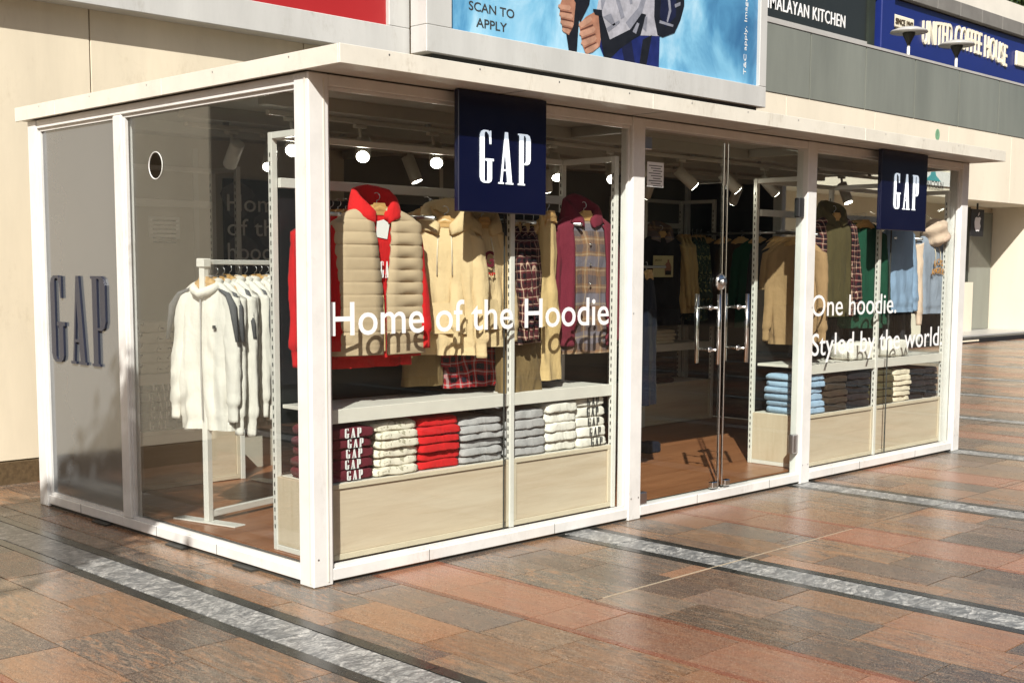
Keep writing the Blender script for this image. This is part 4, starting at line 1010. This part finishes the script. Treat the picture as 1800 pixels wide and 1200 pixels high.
garment('khaki_trousers', 'khaki trousers hanging low behind the plain beige hoodie', 'trousers', put(742, 470, .36), -.3, GW1, 'khaki', .10, .12, .66, .04, 19, None, rib=False, hang=False)
garment('khaki_trousers', 'khaki trousers with frayed hems reaching the shelf under the plaid shirts', 'trousers', put(912, 500, .22), .1, GW1, 'khaki', .165, .18, .66, .06, 20, None, rib=False, hang=False, fold=.035)
# --- plaid shirts
for k in range(3):
    garment('plaid_shirt', 'maroon and cream plaid shirt, %s from the white middle upright' % NTH[k], 'shirt', put(905+k*16, 398, .25), .9-.12*k, GW1, 'plaid_maroon', .16, .17, .68, .055, 24+k, 'plaid_maroon', None, rib=False, sl_len=.58)
garment('sand_trousers', 'pleated sand coloured trousers hung by the waist beside the maroon jacket', 'trousers', put(962, 378, .22), .2, GW1, 'sand', .075, .085, .98, .05, 30, None, rib=False, fold=.04)
garment('sand_trousers', 'second pair of sand trousers just behind the pleated pair', 'trousers', put(950, 390, .34), .2, GW1, 'sand', .07, .08, .95, .04, 31, None, rib=False, fold=.04)
# --- maroon jacket over a plaid shirt
mj = garment('maroon_jacket', 'open maroon jacket over a brown plaid shirt near the door post', 'jacket', put(1026, 378, .24), -.15, GW1, 'maroon_canvas', .235, .225, .80, .09, 37, 'maroon_canvas', 'maroon_canvas', ('plaid_brown', 1.06), lambda t_: R(26 if t_ > .12 else 40), 0, .70, .02, r0=.08, r1=.055, out=.045)
for s_ in (-1, 1):
    MB().prism([(s_*.08, -.56), (s_*.10, -.56), (s_*.17, -.70), (s_*.15, -.70)], (0, -.092, 0), X, Z, (0, -.008, 0)).build('pocket_welt', 'maroon_knit', mj)
for k in range(5): MB().lathe([(.004, 0), (.009, .002), (.004, .004)], seg=10).build('button', 'chrome', mj, True)
for k, o in enumerate([c for c in mj.children if c.name.startswith('button')]): o.rotation_euler = (R(90), 0, 0); o.location = (0.0, -.070, -.18-.12*k)
# --- right window
ov = garment('olive_hoodie', 'olive hoodie under an open maroon plaid shirt in the right window', 'hoodie', put(1466, 380, .24), -.2, GW2, 'plaid_maroon', .235, .23, .78, .09, 41, 'plaid_maroon', 'olive_knit', ('olive_knit', 1.0), lambda t_: R(32), 0, .66, .02)
for k in range(4):
    garment('green_sweatshirt', 'dark green sweatshirt between olive and denim tops, %s from the glass' % NTH[k], 'sweatshirt', put(1518, 392, .22)+Vector((.03*k, .055*k, 0)), -.45, GW2, 'green_knit', .185, .20, .84, .06, 45+k, 'green_knit', None, sl_len=.74)
garment('denim_shirt', 'light blue denim shirt below the hanging sign in the right window', 'shirt', put(1580, 392, .22), -.05, GW2, 'denim_blue', .20, .20, .74, .08, 51, 'denim_blue', None, rib=True, sl_len=.66)
gh = garment('grey_hoodie', 'grey blue hoodie with cream hood and sleeves and orange lettering', 'hoodie', put(1636, 412, .20), -.05, GW2, 'hoodie_grey', .20, .21, .68, .085, 55, 'pink_cream', None, sl_len=.70, strings='cream_knit', out=.03)
hd = ball_hood(2.2).build('hood', 'pink_cream', gh, True); hd.location = (.0, -.05, .01)
paint('print_orange', (.55, .26, .06), .7, .05, 9, 0)
text('lettering', 'LOS', (-.07, -.084, -.28), X, Z, .14, .05, 'print_orange', gh, .004, .0, arc=.02); text('lettering', 'ANGELES', (-.11, -.084, -.355), X, Z, .22, .05, 'print_orange', gh, .004, .0, arc=.02)
garment('black_trousers', 'black trousers hanging below the grey blue hoodie', 'trousers', put(1640, 500, .34), 0, GW2, 'black_knit', .17, .18, .5, .05, 57, None, rib=False, hang=False)
for k in range(4):
    garment('work_jacket', '%s jacket hanging side on behind the right door leaf, %s from the glass' % (('tan canvas', 'tan canvas', 'tan canvas', 'charcoal')[k], NTH[k]), 'jacket', (4.74+.012*k, .33+.06*k, 1.80), -1.35, GW2, ('tan_canvas', 'tan_canvas', 'tan_canvas', 'charcoal')[k], .20, .21, .80, .055, 61+k, ('tan_canvas', 'tan_canvas', 'charcoal', 'charcoal')[k], None, sl_len=.7)
for k in range(7):
    garment('black_hoodie' if k % 2 else 'black_coat', 'black %s in the dark row behind the right window tops, %s from the left' % ('hoodie' if k % 2 else 'coat', NTH[k]), 'hoodie' if k % 2 else 'coat', (4.95+.27*k, .43, 1.74), .35, 'dark row in the right window', ('charcoal', 'black_knit')[k % 2], .18, .19, .84, .045, 150+k, 'charcoal', None, sl_len=.76, rib=False)
for k, (u, w) in enumerate(((1500, .40), (1562, .30))):
    q = at(u, 622, 'y', .24); folded('folded_cloth', 'white folded cloth on the right window shelf, %s one' % ('left' if k == 0 else 'right'), q.x, .24, .862, w, .22, .14, 'white_knit', 60+k, 'white cloths on the right window shelf', 'cloth')
# --- dim back of the shop
GB = 'clothes hanging at the dim back of the shop'
garment('black_jacket', 'black jacket with a brown collar behind the yellow card', 'jacket', (5.70, 2.44, 1.90), -.3, GB, 'charcoal', .23, .24, .85, .08, 70, 'black_knit', 'plaid_brown')
for k in range(3): garment('sand_shirt', 'sand coloured shirt on a wooden hanger at the back, %s in the row' % NTH[k], 'shirt', (5.98+.06*k, 2.45, 1.88), 1.0, GB, 'sand', .18, .19, .72, .04, 75+k, 'sand', rib=False)
for k in range(3): garment('leaf_print_shirt', 'dark green leaf print shirt at the back, %s in the row' % NTH[k], 'shirt', (6.20+.07*k, 2.45, 1.88), .9, GB, 'leaf_print', .19, .20, .80, .045, 80+k, 'leaf_print', rib=False)
garment('navy_jeans', 'dark navy jeans hanging just inside the left door post', 'jeans', put(1136, 480, .78), .3, GB, 'navy_denim', .12, .13, .95, .06, 90, None, rib=False)
jp = put(1136, 480, .78); MB().tube([(2.345, GY1+.017, jp.z+.045), (jp.x, GY1+.06, jp.z+.045), (jp.x, jp.y+.12, jp.z+.045)], .010, 8).build('end_arm', 'steel', f1, True)
q = at(1138, 795, 'z', FL); folded('blue_bag', 'small folded blue cloth lying on the floor inside the left door post', q.x+.02, q.y, FL, .16, .12, .09, 'navy_denim', 4, None, 'cloth')
for k in range(5):
    garment('dark_jacket', '%s jacket on the dim right end wall, %s from the front' % (('black', 'dark green', 'brown', 'charcoal', 'black')[k], NTH[k]), 'jacket', (6.46, 1.66+.20*k, 1.86), -1.2, GB, ('black_knit', 'green_knit', 'brown_knit', 'charcoal', 'black_knit')[k], .21, .22, .84, .06, 170+k, ('charcoal', 'green_knit', 'brown_knit', 'charcoal', 'black_knit')[k], rib=False)
er = thing('end_wall_rail', 'white wall rail carrying dark jackets at the right end of the shop', 'rail'); MB().tube([(6.46, 1.5, 1.92), (6.46, 2.62, 1.92)], .012, 10).build('bar', 'steel', er, True)
for yy in (1.52, 2.6): bx('rail_arm', (6.47, yy-.01, 1.91), (W_-.063, yy+.01, 1.93), 'steel', er)
cd_ = thing('price_card', 'pale yellow card with a picture hanging on the black jacket', 'card', (0, 0, 0))
q0 = at(1149, 449, 'y', 2.32); q1 = at(1183, 487, 'y', 2.32)
bx('board', (q0.x, 2.32, q1.z), (q1.x, 2.326, q0.z), 'card_yellow', cd_); wq = q1.x-q0.x; hq = q0.z-q1.z
MB().prism([(.0, 0), (.30, 0), (.32, .35), (.26, .55), (.2, .6), (.2, .72), (.12, .72), (.12, .6), (.04, .55), (-.02, .35)], (q0.x+wq*.58, 2.3195, q1.z+.02), X*wq, Z*hq, (0, -.002, 0)).build('picture', 'print_skin', cd_)
MB().prism([(.0, 0), (.30, 0), (.29, .2), (.01, .2)], (q0.x+wq*.58, 2.3172, q1.z+.02), X*wq, Z*hq, (0, -.002, 0)).build('picture_shorts', 'black', cd_)
text('lettering', 'JACKET', (q0.x+.02, 2.3195, q0.z-.05), X, Z, wq*.35, .016, 'ink', cd_)

# ------------------------------------------------------------------ garment racks
def rack(label, a, b, h, name='garment_rack', dbl=False):
    r = thing(name, label, 'clothes rack'); a, b = Vector(a), Vector(b); d = (b-a).normalized(); n = Vector((-d.y, d.x, 0))
    an = math.atan2(d.y, d.x)
    for p in (a, b):
        po = bx('post', (-.02, -.02, 0), (.02, .02, h-FL-.01), 'rack_white', r, .003); po.location = (p.x, p.y, FL+.01); po.rotation_euler = (0, 0, an)
        ft = bx('foot', (-.045, -.25, 0), (.045, .25, .01), 'rack_white', r, .003); ft.location = (p.x, p.y, FL); ft.rotation_euler = (0, 0, an)
        cp_ = bx('bracket', (-.03, -.03, 0), (.03, .03, .05), 'rack_white', r, .004); cp_.location = (p.x, p.y, h-.02); cp_.rotation_euler = (0, 0, an)
    L = (b-a).length
    for z, th, nm in ((h-.005, .028, 'top_bar'), (FL+.03, .04, 'bottom_bar')):
        br = bx(nm, (.021, -.014, 0), (L-.021, .014, th), 'rack_white', r, .003); br.location = (a.x, a.y, z); br.rotation_euler = (0, 0, an)
    MB().tube([a+Vector((0, 0, h-.075)), b+Vector((0, 0, h-.075))], .012, 10).build('hang_rail', 'chrome', r, True)
    return r, d
rk, dvec = rack('white flat bar garment rack holding off white zip sweatshirts behind the left glass', (.27, 1.42, 0), (1.02, 1.60, 0), 1.59)
for k in range(9):
    p = Vector((.30, 1.427, 1.50))+dvec*(.062*k+random.uniform(-.014, .014))+Vector((0, 0, random.uniform(-.012, .006)))
    g = garment('zip_sweatshirt', 'off white zip sweatshirt, %s from the near end of the white rack' % NTH[k], 'sweatshirt', p, -R(90)+.25+random.uniform(-.16, .16), 'off white zip sweatshirts on the white rack', 'offwhite_fleece', .205+random.uniform(-.01, .01), .195+random.uniform(-.02, .02), (.86+random.uniform(-.03, .04)), .05 if k else .06, 100+k*1.7, 'offwhite_fleece', None, sl_len=.76+random.uniform(-.04, .06), fold=.032, out=.035)
    MB().tube([(-.085, -.02, -.035), (-.05, -.055, -.055), (0, -.065, -.075), (.05, -.055, -.055), (.085, -.02, -.035), (.06, .04, -.01), (0, .055, .0), (-.06, .04, -.01), (-.085, -.02, -.035)], .026, 8, False).build('collar', 'offwhite_fleece', g, True)
    if k in (0, 1, 3, 5): 
        for s in (-1, 1): MB().tube([(s*.11, -.030, -.045), (s*.18, -.035, -.075), (s*.225, -.045, -.14), (s*.262, -.055, -.34)], [.006, .016, .022, .010], 8).build('shoulder_panel', 'grey_panel', g, True)
    if k == 0:
        MB().tube([(0, -.062, -.09), (.002, -.066, -.3), (0, -.068, -.55), (0, -.062, -.80)], .004, 6).build('zip', 'grey_knit', g)
        bx('chest_patch', (.095, -.072, -.27), (.115, -.066, -.25), 'ink', g)
rk2, dv2 = rack('second white garment rack with dark trousers near the back wall', (1.32, 2.25, 0), (2.1, 2.35, 0), 1.62)
for k in range(4):
    garment('dark_trousers', 'charcoal trousers on the rear rack, %s from its near end' % NTH[k], 'trousers', Vector((1.42, 2.26, 1.5))+dv2*(.13*k), -1.2, 'trousers on the rear rack', 'charcoal', .13, .14, .98, .05, 130+k, None, rib=False)
# wall poster inside
ps = thing('wall_poster', 'black and grey wall poster with white lettering seen through the left glass', 'poster')
q0 = at(392, 338, 'y', 2.965); q1 = at(520, 485, 'y', 2.965)
bx('sheet', (q0.x, 2.965, q1.z-.25), (q1.x, 2.972, q0.z+.1), 'backboard', ps)
for k, s_ in enumerate(('Home', 'of the', 'hoodie')):
    text('lettering', s_, (q0.x+.03, 2.9635, q0.z-.13-k*.175), X, Z, .50, .12, 'paper', ps, .001)
for (dx, dz, r_) in ((.12, -.05, .13), (.4, -.25, .14), (.15, -.42, .12)):
    MB().prism([(r_*math.cos(a)*(1+.2*math.sin(3*a)), r_*math.sin(a)) for a in [2*math.pi*i/20 for i in range(20)]], (q0.x+dx, 2.9648, q0.z+dz), X, Z, (0, -.0005, 0)).build('figure_shape', 'grey_panel', ps)
nb = thing('pinned_notice', 'small paper notice pinned to the back wall behind the left glass', 'notice')
q0 = at(262, 380, 'y', 2.965); q1 = at(318, 420, 'y', 2.965); bx('sheet', (q0.x, 2.975, q1.z), (q1.x, 2.979, q0.z), 'paper', nb)
for k in range(6): bx('printed_line', (q0.x+.03, 2.973, q0.z-.03-k*.03), (q1.x-.03, 2.9745, q0.z-.022-k*.03), 'ink', nb)

# ------------------------------------------------------------------ ceiling spotlights
for yt in (.72, 1.55):
    tr = bx('light_track', (.25, yt-.017, 2.372), (6.6, yt+.017, 2.398), 'lamp_body', None, .003); tag(tr, 'white lighting track along the %s of the kiosk ceiling' % ('front' if yt < 1 else 'middle'), 'track')
    for k in range(8): bx('track_clip', (.5+k*.85, yt-.01, 2.398), (.53+k*.85, yt+.01, 2.469), 'steel', tr)
LAMPS = [((.40, .60), (-.55, -.6, -.55)), ((.86, .62), (-.5, -.6, -.55)), ((1.40, .62), (-.5, -.6, -.55)), ((1.86, .60), (.0, -.1, -1)), ((2.42, .60), (-.3, -.5, -.8)), ((2.98, .58), (-.5, -.5, -.6)), ((3.30, .62), (-.65, .1, -.7)), ((3.78, .58), (.55, -.45, -.62)), ((4.32, .62), (.55, -.35, -.62)), ((4.85, .62), (.6, -.25, -.6)), ((6.0, .60), (0, -.4, -.9)),
         ((.80, 1.47), (-.45, -.5, -.7)), ((1.9, 1.5), (.2, -.3, -.9)), ((3.2, 1.5), (.3, .2, -.9)), ((4.4, 1.5), (.2, .5, -.8)), ((5.6, 1.5), (.2, .5, -.8)), ((.55, 1.5), (.15, .75, -.65))]  # last lamp is added, aimed to brighten the piles on the back shelf
for i, ((lx, ly), dr_) in enumerate(LAMPS):
    d = Vector(dr_).normalized(); front = ly < 1; k = i if front else i-11
    yt = .72 if front else 1.55
    l = thing('track_spotlight', 'white cylinder spotlight, %s from the left on the %s ceiling track' % (NTH[k], 'front' if front else 'middle'), 'spotlight', (lx, yt, 2.372), 0, 'spotlights on the ceiling tracks')
    c0 = Vector((0, -.03, -.125)); 
    MB().box((-.04, -.016, -.022), (.04, .016, -.001), .003).build('adapter', 'lamp_body', l)
    MB().tube([(0, 0, -.02), (0, -.01, -.08), c0-d*.03], .010, 8).build('stem', 'lamp_body', l, True)
    MB().tube([c0-d*.07, c0-d*.065, c0+d*.105, c0+d*.11], [.034, .042, .042, .040], 20).build('body', 'lamp_body', l, True)
    MB().tube([c0+d*.1105, c0+d*.113], [.035, .035], 20).build('lens', 'lens', l)
